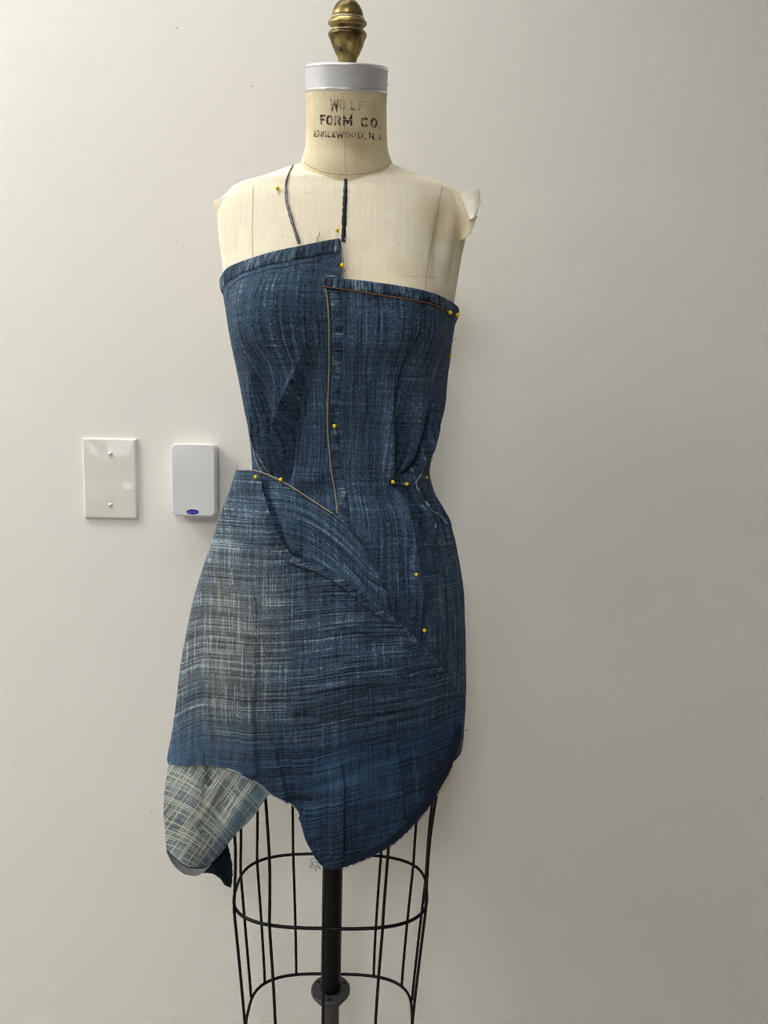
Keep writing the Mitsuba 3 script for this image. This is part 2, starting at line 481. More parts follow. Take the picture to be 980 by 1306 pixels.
f_a = PchipInterpolator(_zs, ((_r[:, 0] - _l[:, 0]) / 2)[_o] * 0.993)
f_c = PchipInterpolator(_zs, ((_r[:, 0] + _l[:, 0]) / 2)[_o])
f_f = PchipInterpolator(_zs, rows[_o, 3])
f_b = PchipInterpolator(_zs, rows[_o, 4])
Z_LOW, Z_TOP = _zs[0], _zs[-1]


def zrow(py):
    return float(on_plane(430.0, float(py), YC)[2])


Z_BUST, Z_HIP, Z_BOTTOM = zrow(425), zrow(890), zrow(976)


def cxz(z):
    return f_c(np.clip(z, Z_LOW, Z_TOP))


def body_r(psi, z):
    """Radius of the bare form at angle psi from the front (positive to the right) and height z."""
    zc = np.clip(z, Z_LOW, Z_TOP)
    a = f_a(zc)
    s, c = np.sin(psi), np.cos(psi)
    b = np.where(c > 0, f_f(zc), f_b(zc))
    n = 2.25
    r = (np.abs(s / a) ** n + np.abs(c / b) ** n) ** (-1 / n)
    xs = r * s
    bust = sum(np.exp(-((xs - k * 0.078) / 0.047) ** 2 - ((z - Z_BUST) / np.where(z > Z_BUST, 0.065, 0.055)) ** 2) for k in (-1, 1))
    return r + np.where(c > 0, 0.026 * bust * np.clip(c * 1.6, 0, 1), 0)


def point(psi, z, r):
    return np.stack([cxz(z) + r * np.sin(psi), YC - r * np.cos(psi), z + 0 * r], -1)


def hit(px, py, rfun, off=0.0, t0=0.55, t1=1.5, n=500):
    """Where the rays of pixels meet the polar surface rfun + off: (psi, z); a ray that misses gives its closest approach."""
    px, py = np.asarray(px, float), np.asarray(py, float)
    shape = px.shape
    d = ray(px.ravel(), py.ravel())
    ts = np.linspace(t0, t1, n)

    def g(t):
        p = CAM + d[:, None] * t[..., None]
        x, y, z = p[..., 0] - cxz(p[..., 2]), p[..., 1] - YC, p[..., 2]
        psi = np.arctan2(x, -y)
        return np.hypot(x, y) - rfun(psi, z) - off, psi, z

    v = g(np.broadcast_to(ts, (len(d), n)))[0]
    inside = v < 0
    k = np.where(inside.any(1), inside.argmax(1), 0)
    best = np.where(k > 0, ts[k], ts[v.argmin(1)])
    lo, hi = np.where(k > 0, ts[np.maximum(k - 1, 0)], best), best.copy()
    for _ in range(14):
        mid = (lo + hi) / 2
        neg = g(mid[:, None])[0][:, 0] < 0
        hi, lo = np.where(neg, mid, hi), np.where(neg, lo, mid)
    _, psi, z = g(((lo + hi) / 2)[:, None])
    return psi[:, 0].reshape(shape), z[:, 0].reshape(shape)


def grid_faces(nv, nu):
    i, j = np.meshgrid(np.arange(nv - 1), np.arange(nu - 1), indexing='ij')
    q = np.stack([i * nu + j, i * nu + j + 1, (i + 1) * nu + j + 1, (i + 1) * nu + j], -1).reshape(-1, 4)
    return np.vstack([q[:, [0, 1, 2]], q[:, [0, 2, 3]]])


def grid_normals(P, out=None):
    du, dv = np.gradient(P, axis=1), np.gradient(P, axis=0)
    n = np.cross(du, dv)
    n /= np.linalg.norm(n, axis=-1, keepdims=True) + 1e-12
    ref = out if out is not None else P - np.array([np.nan_to_num(cxz(P[..., 2].mean())), YC, 0]) * np.array([1, 1, 0]) - P * np.array([0, 0, 1.0])
    sgn = np.sign((n * ref).sum(-1).mean())
    return n * (sgn if sgn else 1)


def sheet(key, P, uv, bsdf, thick=0.0012, out=None):
    """A cloth grid P (nv, nu, 3) with real thickness: P is its outer face."""
    nv, nu = P.shape[:2]
    N = grid_normals(P, out)
    Q = P - N * thick
    v = np.vstack([P.reshape(-1, 3), Q.reshape(-1, 3)])
    f = grid_faces(nv, nu)
    a, b, c = v[f[0]]
    if np.cross(b - a, c - a) @ N.reshape(-1, 3)[f[0][0]] < 0:
        f = f[:, ::-1]
    m = nv * nu
    idx = np.arange(m).reshape(nv, nu)
    rim = np.concatenate([idx[0, :], idx[1:, -1], idx[-1, -2::-1], idx[-2:0:-1, 0]])
    nx = np.roll(rim, -1)
    side = np.vstack([np.stack([rim, nx, nx + m], 1), np.stack([rim, nx + m, rim + m], 1)])
    # orient the rim outwards
    e = v[side[0]]
    ctr = P.reshape(-1, 3).mean(0)
    if np.cross(e[1] - e[0], e[2] - e[0]) @ (e[0] - ctr) < 0:
        side = side[:, ::-1]
    # the rim gets its own vertices so that the edges stay crisp
    sv = v[side.ravel()]
    U = np.vstack([uv.reshape(-1, 2)] * 2)
    suv = U[side.ravel()]
    V = np.vstack([v, sv])
    Fc = np.vstack([f, f[:, ::-1] + m, np.arange(len(sv)).reshape(-1, 3) + len(v)])
    add(key, trimesh.Trimesh(V, Fc, process=False), bsdf, True, uv=np.vstack([U, suv]))
    return key


def seg_dist(S, Zv, c):
    """(distance to the polyline c, position along it 0..1, signed side) in the cloth chart."""
    q = np.stack([S, Zv], -1)
    best, pos, side = np.full(S.shape, 9.0), np.zeros(S.shape), np.zeros(S.shape)
    L = np.concatenate([[0], np.cumsum(np.linalg.norm(np.diff(c, axis=0), axis=1))])
    for i in range(len(c) - 1):
        d = c[i + 1] - c[i]
        t = np.clip(((q - c[i]) @ d) / (d @ d), 0, 1)
        r = q - c[i] - t[..., None] * d
        e = np.linalg.norm(r, axis=-1)
        m = e < best
        best = np.where(m, e, best)
        pos = np.where(m, (L[i] + t * (L[i + 1] - L[i])) / L[-1], pos)
        side = np.where(m, np.sign(d[0] * r[..., 1] - d[1] * r[..., 0]), side)
    return best, pos, side


# ------------------------------------------------------------------ torso
D = 'dress_form'
labels[D] = {'label': 'cream canvas dress form with brass finial and black wire cage', 'category': 'dress form'}
zt = np.concatenate([np.linspace(Z_BOTTOM, zrow(255), 240)[:-1], np.linspace(zrow(255), Z_TOP, 40)])
ps = np.linspace(-np.pi, np.pi, 361)[:-1]
PS, ZZ = np.meshgrid(ps, zt)
ZZ = ZZ - .012 * np.sin(PS) * np.clip((zrow(900) - ZZ) / (zrow(900) - Z_BOTTOM), 0, 1)         # the lower edge hangs a little lower on one side
TR = body_r(PS, ZZ)
for pl_, am_, wd_ in (([(568, 252), (564, 285), (559, 320), (556, 352)], [0, -.004, -.005, -.002], .007), ([(579, 258), (575, 295), (571, 325), (569, 345)], [0, .003, .002, 0], .006), ([(586, 300), (580, 330), (575, 360)], [0, -.003, -.003], .005),
                      ([(300, 256), (303, 285), (302, 318)], [0, -.0015, -.001], .005)):
    c_ = np.stack(hit(*curve(pl_, 16).T, body_r), -1) * [.13, 1]
    d_, p_, _ = seg_dist(PS * .13, ZZ, c_)
    TR = TR + np.interp(p_, np.linspace(0, 1, len(am_)), am_) * np.exp(-(d_ / wd_) ** 2)
TP = point(PS, ZZ, TR)
nv, nu = PS.shape
i, j = np.meshgrid(np.arange(nv - 1), np.arange(nu), indexing='ij')
q = np.stack([i * nu + j, i * nu + (j + 1) % nu, (i + 1) * nu + (j + 1) % nu, (i + 1) * nu + j], -1).reshape(-1, 4)
tv = np.vstack([TP.reshape(-1, 3), [TP[0].mean(0)], [TP[-1].mean(0)]])
kk = np.arange(nu)
tf = np.vstack([q[:, [0, 1, 2]], q[:, [0, 2, 3]], np.stack([kk * 0 + nv * nu, (kk + 1) % nu, kk], 1), np.stack([kk * 0 + nv * nu + 1, (nv - 1) * nu + kk, (nv - 1) * nu + (kk + 1) % nu], 1)])
add(D + '__torso', trimesh.Trimesh(tv, tf, process=False), 'canvas', 50)


def on_body(px, off=0.0005, n=40, rfun=body_r):
    c = curve(px, n)
    psi, z = hit(c[:, 0], c[:, 1], rfun, off)
    return point(psi, z, rfun(psi, z) + off)


for pts in ([(323, 236), (323, 262), (322, 290), (323, 330)], [(566, 234), (561, 255), (556, 280), (549, 320), (543, 360), (540, 380)]):
    add(numbered(D + '__torso__seam'), tube(on_body(pts, 0.0), 0.00042, 6), 'seam_thread', True)
hs = []
for x0 in np.arange(512, 560, 5.0):
    hs.append(tube(on_body([(x0, 352 + (x0 - 512) * .03), (x0 + 2.6, 352 + (x0 - 510) * .03)], 0.0, 4), 0.0003, 5))
add(D + '__torso__bust_line_stitches', cat(hs), 'seam_thread', True)
labels[D + '__torso__bust_line_stitches'] = {'kind': 'stuff'}


def ribbon(px, width, off=0.0012, n=60, rfun=body_r, jitter=0.0):
    c = on_body(px, off, n, rfun)
    psi = np.arctan2(c[:, 0] - cxz(c[:, 2]), -(c[:, 1] - YC))
    nrm = np.stack([np.sin(psi), -np.cos(psi), 0 * psi + 0.15], -1)
    t = np.gradient(c, axis=0)
    t /= np.linalg.norm(t, axis=1, keepdims=True)
    s = np.cross(t, nrm)
    s /= np.linalg.norm(s, axis=1, keepdims=True)
    w = width / 2 * (1 + jitter * (meshkit.noise(np.stack([np.arange(n) * 0.35, np.zeros(n), np.zeros(n)], -1)) - 0.5))
    P = np.stack([c + s * w[:, None] * k + nrm * (0.0006 * (1 - k * k)) for k in (-1, -.6, 0, .6, 1)], 1)
    uv = np.stack(np.meshgrid(np.linspace(-width / 2, width / 2, 5), np.linspace(0, .1, n)), -1)
    return P, uv, nrm[:, None] + 0 * P


P, uv, out = ribbon([(441, 223), (440.5, 245), (439.5, 270), (438.5, 296), (438.3, 308)], 0.0048, jitter=0.5)
sheet(numbered(D + '__style_tape'), P, uv, 'style_tape', 0.0008, out)
P, uv, out = ribbon([(374, 211), (368, 222), (364.5, 236), (365, 252), (369, 270), (374, 287), (378, 299), (381.4, 310)], 0.0040, jitter=0.5)
sheet(numbered(D + '__style_tape'), P, uv, 'style_tape', 0.0008, out)


# torn canvas at the two armholes: crumpled flaps built as patches between two edges
def flap(key, left, right, y_left, y_right, bulge, bsdf, seed, nu=14, nvv=22, thick=0.0012, rough=0.004):
    a, b = curve(left, nvv), curve(right, nvv)
    A, B = on_plane(a[:, 0], a[:, 1], y_left), on_plane(b[:, 0], b[:, 1], y_right)
    s = np.linspace(0, 1, nu)[None, :, None]
    P = A[:, None] * (1 - s) + B[:, None] * s
    P[..., 1] -= bulge * np.sin(np.pi * s[..., 0])
    nz = meshkit.fbm(P * 70.0 + seed, 3) - 0.5
    P[..., 1] += nz * rough * 2 * s[..., 0]
    edge = meshkit.noise(np.stack([np.arange(nvv) * 0.9, np.zeros(nvv) + seed, np.zeros(nvv)], -1)) - 0.5
    P[:, -1, 0] += edge * 0.004
    uv = np.stack([P[..., 0], P[..., 2]], -1)
    return sheet(key, P, uv, bsdf, thick, np.broadcast_to([0, -1.0, 0.0], P.shape))


flap(D + '__torso__torn_lining', [(586, 247), (590, 256), (594, 266), (599, 280)], [(611, 239), (614.5, 251), (613, 263), (606, 279)], -0.272, -0.274, 0.003, 'batting', 3.0, rough=0.003)
labels[D + '__torso__torn_lining'] = {'label': 'torn white lining sticking out at the right shoulder'}
flap(D + '__torso__torn_canvas', [(572, 243), (572, 262), (576, 284), (582, 310)], [(591, 246.5), (600, 258), (608, 277), (593, 305)], -0.252, -0.270, 0.006, 'canvas', 5.0, rough=0.003)
flap(D + '__torso__torn_canvas_001', [(273, 255.5), (272.5, 261), (275.5, 270), (278, 290)], [(290, 251), (291, 262), (289, 276), (286, 296)], -0.245, -0.262, 0.002, 'canvas', 8.0, rough=0.001)

# ------------------------------------------------------------------ neck, cap, finial
NT = math.radians(19.0)
NB = on_plane(442.3, 119.0, -0.262) + np.array([0, 0.0, 0])           # centre of the cap's lower rim, near enough
NAX = np.array([0.006, -math.sin(NT), math.cos(NT)])
NAX /= np.linalg.norm(NAX)
NM = frame(NB, NAX)


def px_m(p):
    return ((np.asarray(p) - CAM) @ FW) / F_PX


k = px_m(NB)
RN = 51.3 * k
nprof = [(RN * 1.0, 0.002), (RN * 1.0, -0.012), (RN * 1.01, -0.03), (RN * 1.03, -0.050), (RN * 1.06, -0.060), (RN * 1.15, -0.072), (RN * 1.235, -0.089), (RN * 1.28, -0.105), (RN * 1.28, -0.125)]
nh = np.array([p[1] for p in nprof])[::-1]
nr = np.array([p[0] for p in nprof])[::-1]
f_n = PchipInterpolator(nh, nr)
hh = np.linspace(-0.125, 0.002, 40)
neck = lathe([(0.0, -0.125)] + [(float(f_n(h)), h) for h in hh] + [(0.0, 0.002)], 96)
add(D + '__neck', moved(neck, NM), 'shaded_neck_canvas', 40)
NMI = np.linalg.inv(NM)


def hit_neck(px, py, off=0.0):
    d = ray(np.asarray(px, float).ravel(), np.asarray(py, float).ravel())
    o = NMI[:3, :3] @ CAM + NMI[:3, 3]
    dl = d @ NMI[:3, :3].T
    ts = np.linspace(0.6, 1.2, 900)
    p = o + dl[:, None] * ts[None, :, None]
    g = np.hypot(p[..., 0], p[..., 1]) - f_n(np.clip(p[..., 2], -0.125, 0.002)) - off
    kx = (g < 0).argmax(1)
    kx = np.where(kx > 0, kx, g.argmin(1))
    t = ts[kx]
    g1, g0 = g[np.arange(len(d)), kx], g[np.arange(len(d)), np.maximum(kx - 1, 0)]
    t = t - (ts[1] - ts[0]) * np.clip(g1 / (g1 - g0 + 1e-12), 0, 1)
    return CAM + d * t[:, None]


c = curve([(437.5, 118), (439, 150), (440.5, 190), (441, 223)], 40)
add(D + '__neck__seam', tube(hit_neck(c[:, 0], c[:, 1]), 0.0003, 6), 'seam_thread', True)

c = curve([(388, 207), (400, 214.5), (420, 221), (441, 223), (465, 221.5), (486, 215.5), (501, 207)], 60)
add(D + '__neck__seam_001', tube(hit_neck(c[:, 0], c[:, 1]), 0.0004, 6), 'seam_thread', True)

# stencilled lettering, glyph by glyph, on the neck's surface
STROKES = {'W': [[(0, 1), (.22, 0), (.5, .75), (.78, 0), (1, 1)]], 'O': 'O', 'L': [[(0.12, 1), (0.12, 0.08), (.95, 0.08)]], 'F': [[(.12, 0), (.12, .92), (.95, .92)], [(.12, .5), (.75, .5)]],
           'R': [[(.12, 0), (.12, .92), (.7, .92), (.86, .8), (.86, .62), (.7, .5), (.12, .5)], [(.55, .5), (.9, 0)]], 'M': [[(.1, 0), (.1, 1), (.5, .3), (.9, 1), (.9, 0)]],
           'C': [[(.9, .72), (.82, .88), (.5, .93), (.2, .85), (.1, .65), (.1, .35), (.2, .15), (.5, .07), (.82, .12), (.9, .28)]], 'E': [[(.95, .92), (.12, .92), (.12, .08), (.95, .08)], [(.12, .5), (.75, .5)]],
           'N': [[(.1, 0), (.1, 1), (.9, 0), (.9, 1)]], 'G': [[(.9, .75), (.8, .9), (.5, .93), (.2, .85), (.1, .65), (.1, .35), (.2, .15), (.5, .07), (.8, .1), (.9, .25), (.9, .45), (.6, .45)]],
           'D': [[(.12, .08), (.12, .92), (.6, .92), (.85, .75), (.88, .5), (.85, .25), (.6, .08), (.12, .08)]], 'J': [[(.75, 1), (.75, .25), (.6, .08), (.35, .08), (.2, .25)]],
           '.': [[(.3, .06), (.5, .06)]], ',': [[(.4, .1), (.25, -.14)]]}


def glyph(ch, x0, x1, yb, yt, thick):
    w, h = x1 - x0, yt - yb          # pixel space: yb is the baseline row, yt the cap row (smaller)
    st = STROKES[ch]
    if st == 'O':
        st = [[(.5 + .40 * math.cos(a), .5 + .44 * math.sin(a)) for a in np.linspace(0, 2 * math.pi, 25)]]
    geo = shapely.union_all([LineString([(x0 + p[0] * w, yb + p[1] * h) for p in s]).buffer(thick / 2, cap_style='flat', join_style='mitre') for s in st])
    if ch not in '.,J':
        mid = x0 + w * (.5 if ch in 'OCGDQ' else .30)
        cut = sbox(mid - .55, min(yb, yt) - 2, mid + .55, max(yb, yt) + 2) if ch in 'OCGDR' else sbox(x0 - 2, (yb + yt) / 2 - .45 + h * .16, x1 + 2, (yb + yt) / 2 + .45 + h * .16)
        geo = geo.difference(cut)
    return geo


lines = [('faded_stencil_ink', 1.9, [('W', 422, 431.5, 139.5, 126.5), ('O', 433.2, 441, 140, 127), ('L', 447.6, 453.2, 140.6, 128), ('F', 457.6, 463.4, 141, 128.6)]),
         ('stencil_ink', 2.4, [('F', 409, 415.6, 158.6, 146.4), ('O', 416.8, 424.2, 159.4, 147.2), ('R', 427, 434.6, 159.8, 148), ('M', 438, 449.4, 160.4, 148.6), ('C', 461, 468.6, 161.8, 150), ('O', 473.2, 481, 162.8, 151), ('.', 482, 485.5, 163.6, 152)]),
         ('stencil_ink', 1.25, [('E', 401, 405, 174.6, 167), ('N', 406, 411, 174.8, 167.2), ('G', 412, 417, 174.9, 167.4), ('L', 418.4, 422.4, 175, 167.6), ('E', 424, 428.4, 175.2, 167.8), ('W', 429.8, 438, 175.4, 168), ('O', 440.6, 446.6, 175.6, 168.2), ('O', 448.4, 454.4, 176, 168.4), ('D', 456.6, 463.4, 176.4, 168.8), (',', 464.6, 467.6, 176.8, 169.4), ('N', 471, 476.8, 177.4, 169.8), ('.', 477.6, 480.6, 177.8, 170), ('J', 482, 486.6, 178.4, 171)])]
for b, th, gl in lines:
    parts = []
    for ch, x0, x1, yb, yt in gl:
        geo = glyph(ch, x0, x1, yb, yt, th)
        for g in getattr(geo, 'geoms', [geo]):
            if g.is_empty or g.area < 0.3:
                continue
            e = trimesh.creation.extrude_polygon(g, 1.0, engine='earcut')
            v, f = trimesh.remesh.subdivide_to_size(e.vertices, e.faces, 2.5, max_iter=8)
            base = hit_neck(v[:, 0], v[:, 1])
            ax = NMI[:3, :3] @ base.T
            loc = base @ NMI[:3, :3].T + NMI[:3, 3]
            rad = np.stack([loc[:, 0], loc[:, 1], 0 * loc[:, 0]], -1)
            rad = (rad / np.linalg.norm(rad, axis=1, keepdims=True)) @ NM[:3, :3].T
            w = base + rad * (0.0001 + 0.0003 * (v[:, 2] < .5))[:, None]
            m = trimesh.Trimesh(w, f, process=False)
            parts.append(m if m.volume > 0 else trimesh.Trimesh(w, f[:, ::-1], process=False))
    key = numbered(D + '__neck__lettering')
    add(key, cat(parts), b)
for kx, tx in zip(('', '_001', '_002'), ('faded black stencilled word WOLF', 'black stencilled words FORM CO.', 'small black stencilled line ENGLEWOOD, N.J.')):
    labels[D + '__neck__lettering' + kx] = {'label': tx}

# metal cap
CH = 28.5 * k
RC = RN * 1.012
cap = lathe([(RC * .93, -0.001), (RC, -0.001), (RC * 1.012, 0.001), (RC * 1.0, 0.003), (RC * 1.0, CH - .004), (RC * 1.01, CH - .003), (RC * 1.012, CH - .0015), (RC * .995, CH), (RC * .8, CH + .001), (0.0, CH + .002)], 96)
add(D + '__neck_cap', moved(cap, NM), 'aluminium', 30)
labels[D + '__neck_cap'] = {'label': 'brushed aluminium band capping the neck'}
for h in (0.0012, CH - .0022):
    a = np.linspace(0, 2 * np.pi, 97)[:-1]
    pts = np.stack([RC * 1.006 * np.cos(a), RC * 1.006 * np.sin(a), 0 * a + h], -1)
    add(numbered(D + '__neck_cap__rim'), moved(ring(pts, 0.0009, 10), NM), 'aluminium_rim', True)

# finial
FM = frame(NB + NAX * (CH + .001) + np.array([1.2 * k, 0, 0]), NAX)
kf = px_m(FM[:3, 3]) * 0.99
FH = 0.84
fin = [(13.2, 0), (13.0, 1.5), (11.8, 3), (11.8, 6), (12.4, 8), (13.6, 12), (16.8, 17), (19.2, 23), (21.4, 29), (22.6, 34), (24.0, 38), (24.6, 41), (24.2, 43), (22.6, 45), (20.6, 46.6), (20.0, 48), (20.4, 50), (22.6, 51.5), (24.2, 53.5),
       (24.6, 55.5), (24.0, 57.5), (22.0, 60), (20.2, 62), (19.4, 63.6), (19.8, 65), (19.6, 67), (18.9, 70), (17.4, 74), (15.2, 78), (12.4, 81.5), (8.6, 84.4), (4.4, 86), (0.0, 86.6)]
fm = lathe([(0.0, 0.0)] + [(r_ * kf, h_ * kf * FH) for r_, h_ in fin], 96)
vv = fm.vertices.copy()
th = np.arctan2(vv[:, 1], vv[:, 0])
hq = vv[:, 2] / kf / FH
w = np.clip((hq - 6) / 8, 0, 1) * np.clip((36 - hq) / 8, 0, 1)
vv[:, :2] *= (1 - 0.07 * w * (0.5 + 0.5 * np.cos(th * 8)))[:, None]
add(D + '__finial', moved(trimesh.Trimesh(vv, fm.faces, process=False), FM), 'brass', 35)
labels[D + '__finial'] = {'label': 'turned brass finial with two rings and a fluted foot'}
for hq_, r_ in ((46.6, 20.7), (62.6, 20.0)):
    a = np.linspace(0, 2 * np.pi, 65)[:-1]
    pts = np.stack([r_ * kf * np.cos(a), r_ * kf * np.sin(a), 0 * a + hq_ * kf * FH], -1)
    add(numbered(D + '__finial__worn_edge'), moved(ring(pts, 0.0009, 8), FM), 'worn_rim', True)
dent = trimesh.creation.icosphere(2, 0.0032)
dent.apply_scale([1, .5, 1.1])
dp = on_plane(436.0, 59.0, -0.0)
loc = FM[:3, :3] @ np.array([-7.6 * kf, -16.0 * kf, 17.5 * kf]) + FM[:3, 3]
add(D + '__finial__dent', moved(dent, np.array([[1, 0, 0, loc[0]], [0, 1, 0, loc[1]], [0, 0, 1, loc[2]], [0, 0, 0, 1.0]])), 'dark_dent', True)

# ------------------------------------------------------------------ cage and stand
ZR1 = float(on_plane(424.0, 1133.0, YC)[2])
ZR2 = float(on_plane(421.0, 1291.0, YC)[2])


def cage_r(psi, z):
    zc = np.clip(z, Z_LOW, Z_TOP)
    a, b = f_a(zc), f_f(zc)
    n = 3.1
    return (np.abs(np.sin(psi) / a) ** n + np.abs(np.cos(psi) / b) ** n) ** (-1 / n)


for zr in (ZR1, ZR2):
    a = np.linspace(-np.pi, np.pi, 161)[:-1]
    add(numbered(D + '__cage_ring'), ring(point(a, zr + 0 * a, cage_r(a, zr + 0 * a)), 0.0021, 8), 'black_metal', True)


def psi_at(frac, front):
    """The ring angle whose x is frac of the half width."""
    a = np.linspace(-np.pi / 2, np.pi / 2, 721)
    if not front:
        a = np.pi - a
    x = np.sin(a) * cage_r(a, ZR1 + 0 * a) / f_a(ZR1)
    return float(a[np.abs(x - frac).argmin()])


def wire_r(psi, z):
    t = np.clip((Z_BOTTOM - .012 - z) / (Z_BOTTOM - .012 - ZR1), 0, 1)
    return (body_r(psi, z) - .006) * (1 - t) + (cage_r(psi, z) + .003) * t


wires = [(-0.545, True), (-0.03, True), (0.525, True), (-0.93, True), (0.95, True), (-0.985, False), (0.985, False), (-0.85, False), (0.86, False), (-0.47, False), (0.0, False), (0.50, False)]
for fr_, front in wires:
    pa = psi_at(fr_, front)
    zz = np.linspace(Z_BOTTOM + 0.03, ZR2 - 0.002, 24)
    P = point(pa + 0 * zz, zz, wire_r(pa + 0 * zz, zz))
    add(numbered(D + '__cage_wire'), tube(P, 0.0020, 8), 'black_metal', True)

PC = on_plane(424.3, 1112.0, YC)
PQ = on_plane(421.9, 1262.0, YC)
pd = PQ - PC
pd /= np.linalg.norm(pd)
rp = 12.9 * px_m(PC)


def pole_at(z):
    return PC + pd * ((z - PC[2]) / pd[2])


add(D + '__pole', tube(np.array([pole_at(Z_BOTTOM + .03), pole_at(PQ[2])]), rp, 40), 'black_metal', 40)
FMx = frame(PQ, -pd)
fl = lathe([(0.0, -.0125), (.0200, -.0125), (.0215, -.011), (.0215, -.004), (.0272, -.003), (.0278, -.002), (.0278, 0.001), (.0268, 0.0022), (rp * 0.98, 0.0025), (0.0, 0.0025)], 64)
add(D + '__flange', moved(fl, FMx), 'flange_metal', 30)
for a in (0.5, 2.6, 4.7):
    s = trimesh.creation.icosphere(2, 0.0022)
    s.apply_scale([1, 1, .6])
    s.apply_translation([.0215 * math.cos(a), .0215 * math.sin(a), 0.0025])
    add(numbered(D + '__flange__screw'), moved(s, FMx), 'black_metal', True)
add(D + '__lower_pole', tube(np.array([pole_at(PQ[2] - .012), pole_at(0.10)]), 11.4 * px_m(PQ), 40), 'worn_pole', 40)
labels[D + '__lower_pole'] = {'label': 'worn bronze-coloured lower pole'}
bc = pole_at(0.06)
base = lathe([(0.0, 0.055), (.04, 0.055), (.045, .06), (.06, .075), (.035, .095), (.03, .12), (0.0, .12)], 48)
base.apply_translation([bc[0], bc[1], 0])
add(D + '__base', base, 'black_metal', 30)
for q in range(4):
    a = math.pi / 4 + q * math.pi / 2
    d3 = np.array([math.cos(a), math.sin(a), 0])
    p0, p1 = np.array([bc[0], bc[1], .085]), np.array([bc[0], bc[1], 0]) + d3 * .19 + np.array([0, 0, .052])
    pp = curve([p0, (p0 + p1) / 2 + [0, 0, .012], p1], 12)
    lk = numbered(D + '__foot')
    add(lk, tube(pp, np.linspace(.013, .008, 12), 12), 'black_metal', 40)
    wm = trimesh.creation.cylinder(.022, height=.018, sections=24)
    wm.apply_transform(trimesh.transformations.rotation_matrix(math.pi / 2, [1, 0, 0]))
    wm.apply_translation(p1 * [1, 1, 0] + [0, 0, .022])
    add(lk + '__caster', wm, 'black_metal', 30)

# ------------------------------------------------------------------ wall plate and room sensor
def rounded_panel(w, h, r, depth, bev, seg=4, bevel_out=True):
    """A rounded rectangle in xz, from the back at y = 0 to the front at y = -depth, its front rim bevelled by bev."""
    def outline(inset):
        poly = sbox(-w / 2 + r, -h / 2 + r, w / 2 - r, h / 2 - r).buffer(r, quad_segs=6) if r > 0 else sbox(-w / 2, -h / 2, w / 2, h / 2)
        p = np.array(poly.exterior.coords)[:-1]
        return p * np.array([(w - 2 * inset) / w, (h - 2 * inset) / h])
    rings = [(0.0, 0.0)] + [(bev * (1 - math.cos(a)), -(depth - bev) - bev * math.sin(a)) for a in np.linspace(0, math.pi / 2, seg + 1)]
    vs = []
    for ins, y in rings:
        p = outline(ins)
        vs.append(np.stack([p[:, 0], np.full(len(p), y), p[:, 1]], -1))
    n = len(vs[0])
    v = np.vstack(vs + [[[0, 0, 0]], [[0, rings[-1][1], 0]]])
    i, j = np.meshgrid(np.arange(len(vs) - 1), np.arange(n), indexing='ij')
    q = np.stack([i * n + j, i * n + (j + 1) % n, (i + 1) * n + (j + 1) % n, (i + 1) * n + j], -1).reshape(-1, 4)
    k_ = np.arange(n)
    last = (len(vs) - 1) * n
    f = np.vstack([q[:, [0, 1, 2]], q[:, [0, 2, 3]], np.stack([k_ * 0 + len(v) - 2, (k_ + 1) % n, k_], 1), np.stack([k_ * 0 + len(v) - 1, last + k_, last + (k_ + 1) % n], 1)])
    m = trimesh.Trimesh(v, f, process=False)
    return m if m.volume > 0 else trimesh.Trimesh(v, f[:, ::-1], process=False)


WP = on_plane(142.0, 610.3, 0.0)
W = 'wall_plate'
labels[W] = {'label': 'blank white plastic wall plate with two screws left of the dress form', 'category': 'wall plate'}
add(W + '__cover', moved(rounded_panel(.0885, .1315, .0015, .0065, .0042, 3), frame(WP, [0, 0, 1])), 'plate_plastic', 35)
for py in (579.5, 644.5):
    s = on_plane(141.0, py, -.0065)
    m = lathe([(0.0, .0022), (.0018, .002), (.0032, .0012), (.0038, 0.0), (.0038, -.001), (0.0, -.001)][::-1], 24)
    sk = numbered(W + '__screw')
    add(sk, moved(m, frame(s, [0, -1, 0])), 'screw_metal', 30)
    sl = trimesh.creation.box([.0064, .0009, .0006])
    sl.apply_transform(trimesh.transformations.rotation_matrix(0.7, [0, 0, 1]))
    sl.apply_translation([0, 0, .0021])
    add(sk + '__slot', moved(sl, frame(s, [0, -1, 0])), 'screw_slot')

S = 'room_sensor'
SD = 0.028
labels[S] = {'label': 'white rounded room sensor box with a blue oval badge beside the wall plate', 'category': 'thermostat'}
SF = on_plane(246.5, 612.5, -SD)
SP = np.array([SF[0], 0, SF[2]])
add(S + '__back_box', moved(rounded_panel(.066, .112, .004, SD - .010, .001, 2), frame(SP, [0, 0, 1])), 'sensor_plastic', 35)
fc = moved(rounded_panel(.0712, .1165, .0085, .0115, .0030, 5), frame(SP + np.array([0, -(SD - .0115), 0]), [0, 0, 1]))
add(S + '__front_cover', fc, 'sensor_plastic', 35)
BP = on_plane(246.0, 652.8, -SD)
el = np.array([(math.cos(a), math.sin(a)) for a in np.linspace(0, 2 * math.pi, 49)[:-1]])
kb = px_m(BP)
em = trimesh.creation.extrude_polygon(Polygon(el * [7.9 * kb, 3.3 * kb]), .0006)
em2 = trimesh.creation.extrude_polygon(Polygon(el * [8.4 * kb, 3.8 * kb]), .0004)
add(S + '__badge', moved(em, frame(BP, [0, -1, 0])), 'logo_blue')
labels[S + '__badge'] = {'label': 'blue oval badge'}
add(S + '__badge__border', moved(em2, frame(BP, [0, -1, 0])), 'sensor_plastic')
tm = meshkit.text_mesh('Carrier', 0.0027, 0.00025)
tm.apply_transform(np.array([[1, .25, 0, 0], [0, 1, 0, 0], [0, 0, 1, 0], [0, 0, 0, 1.0]]))
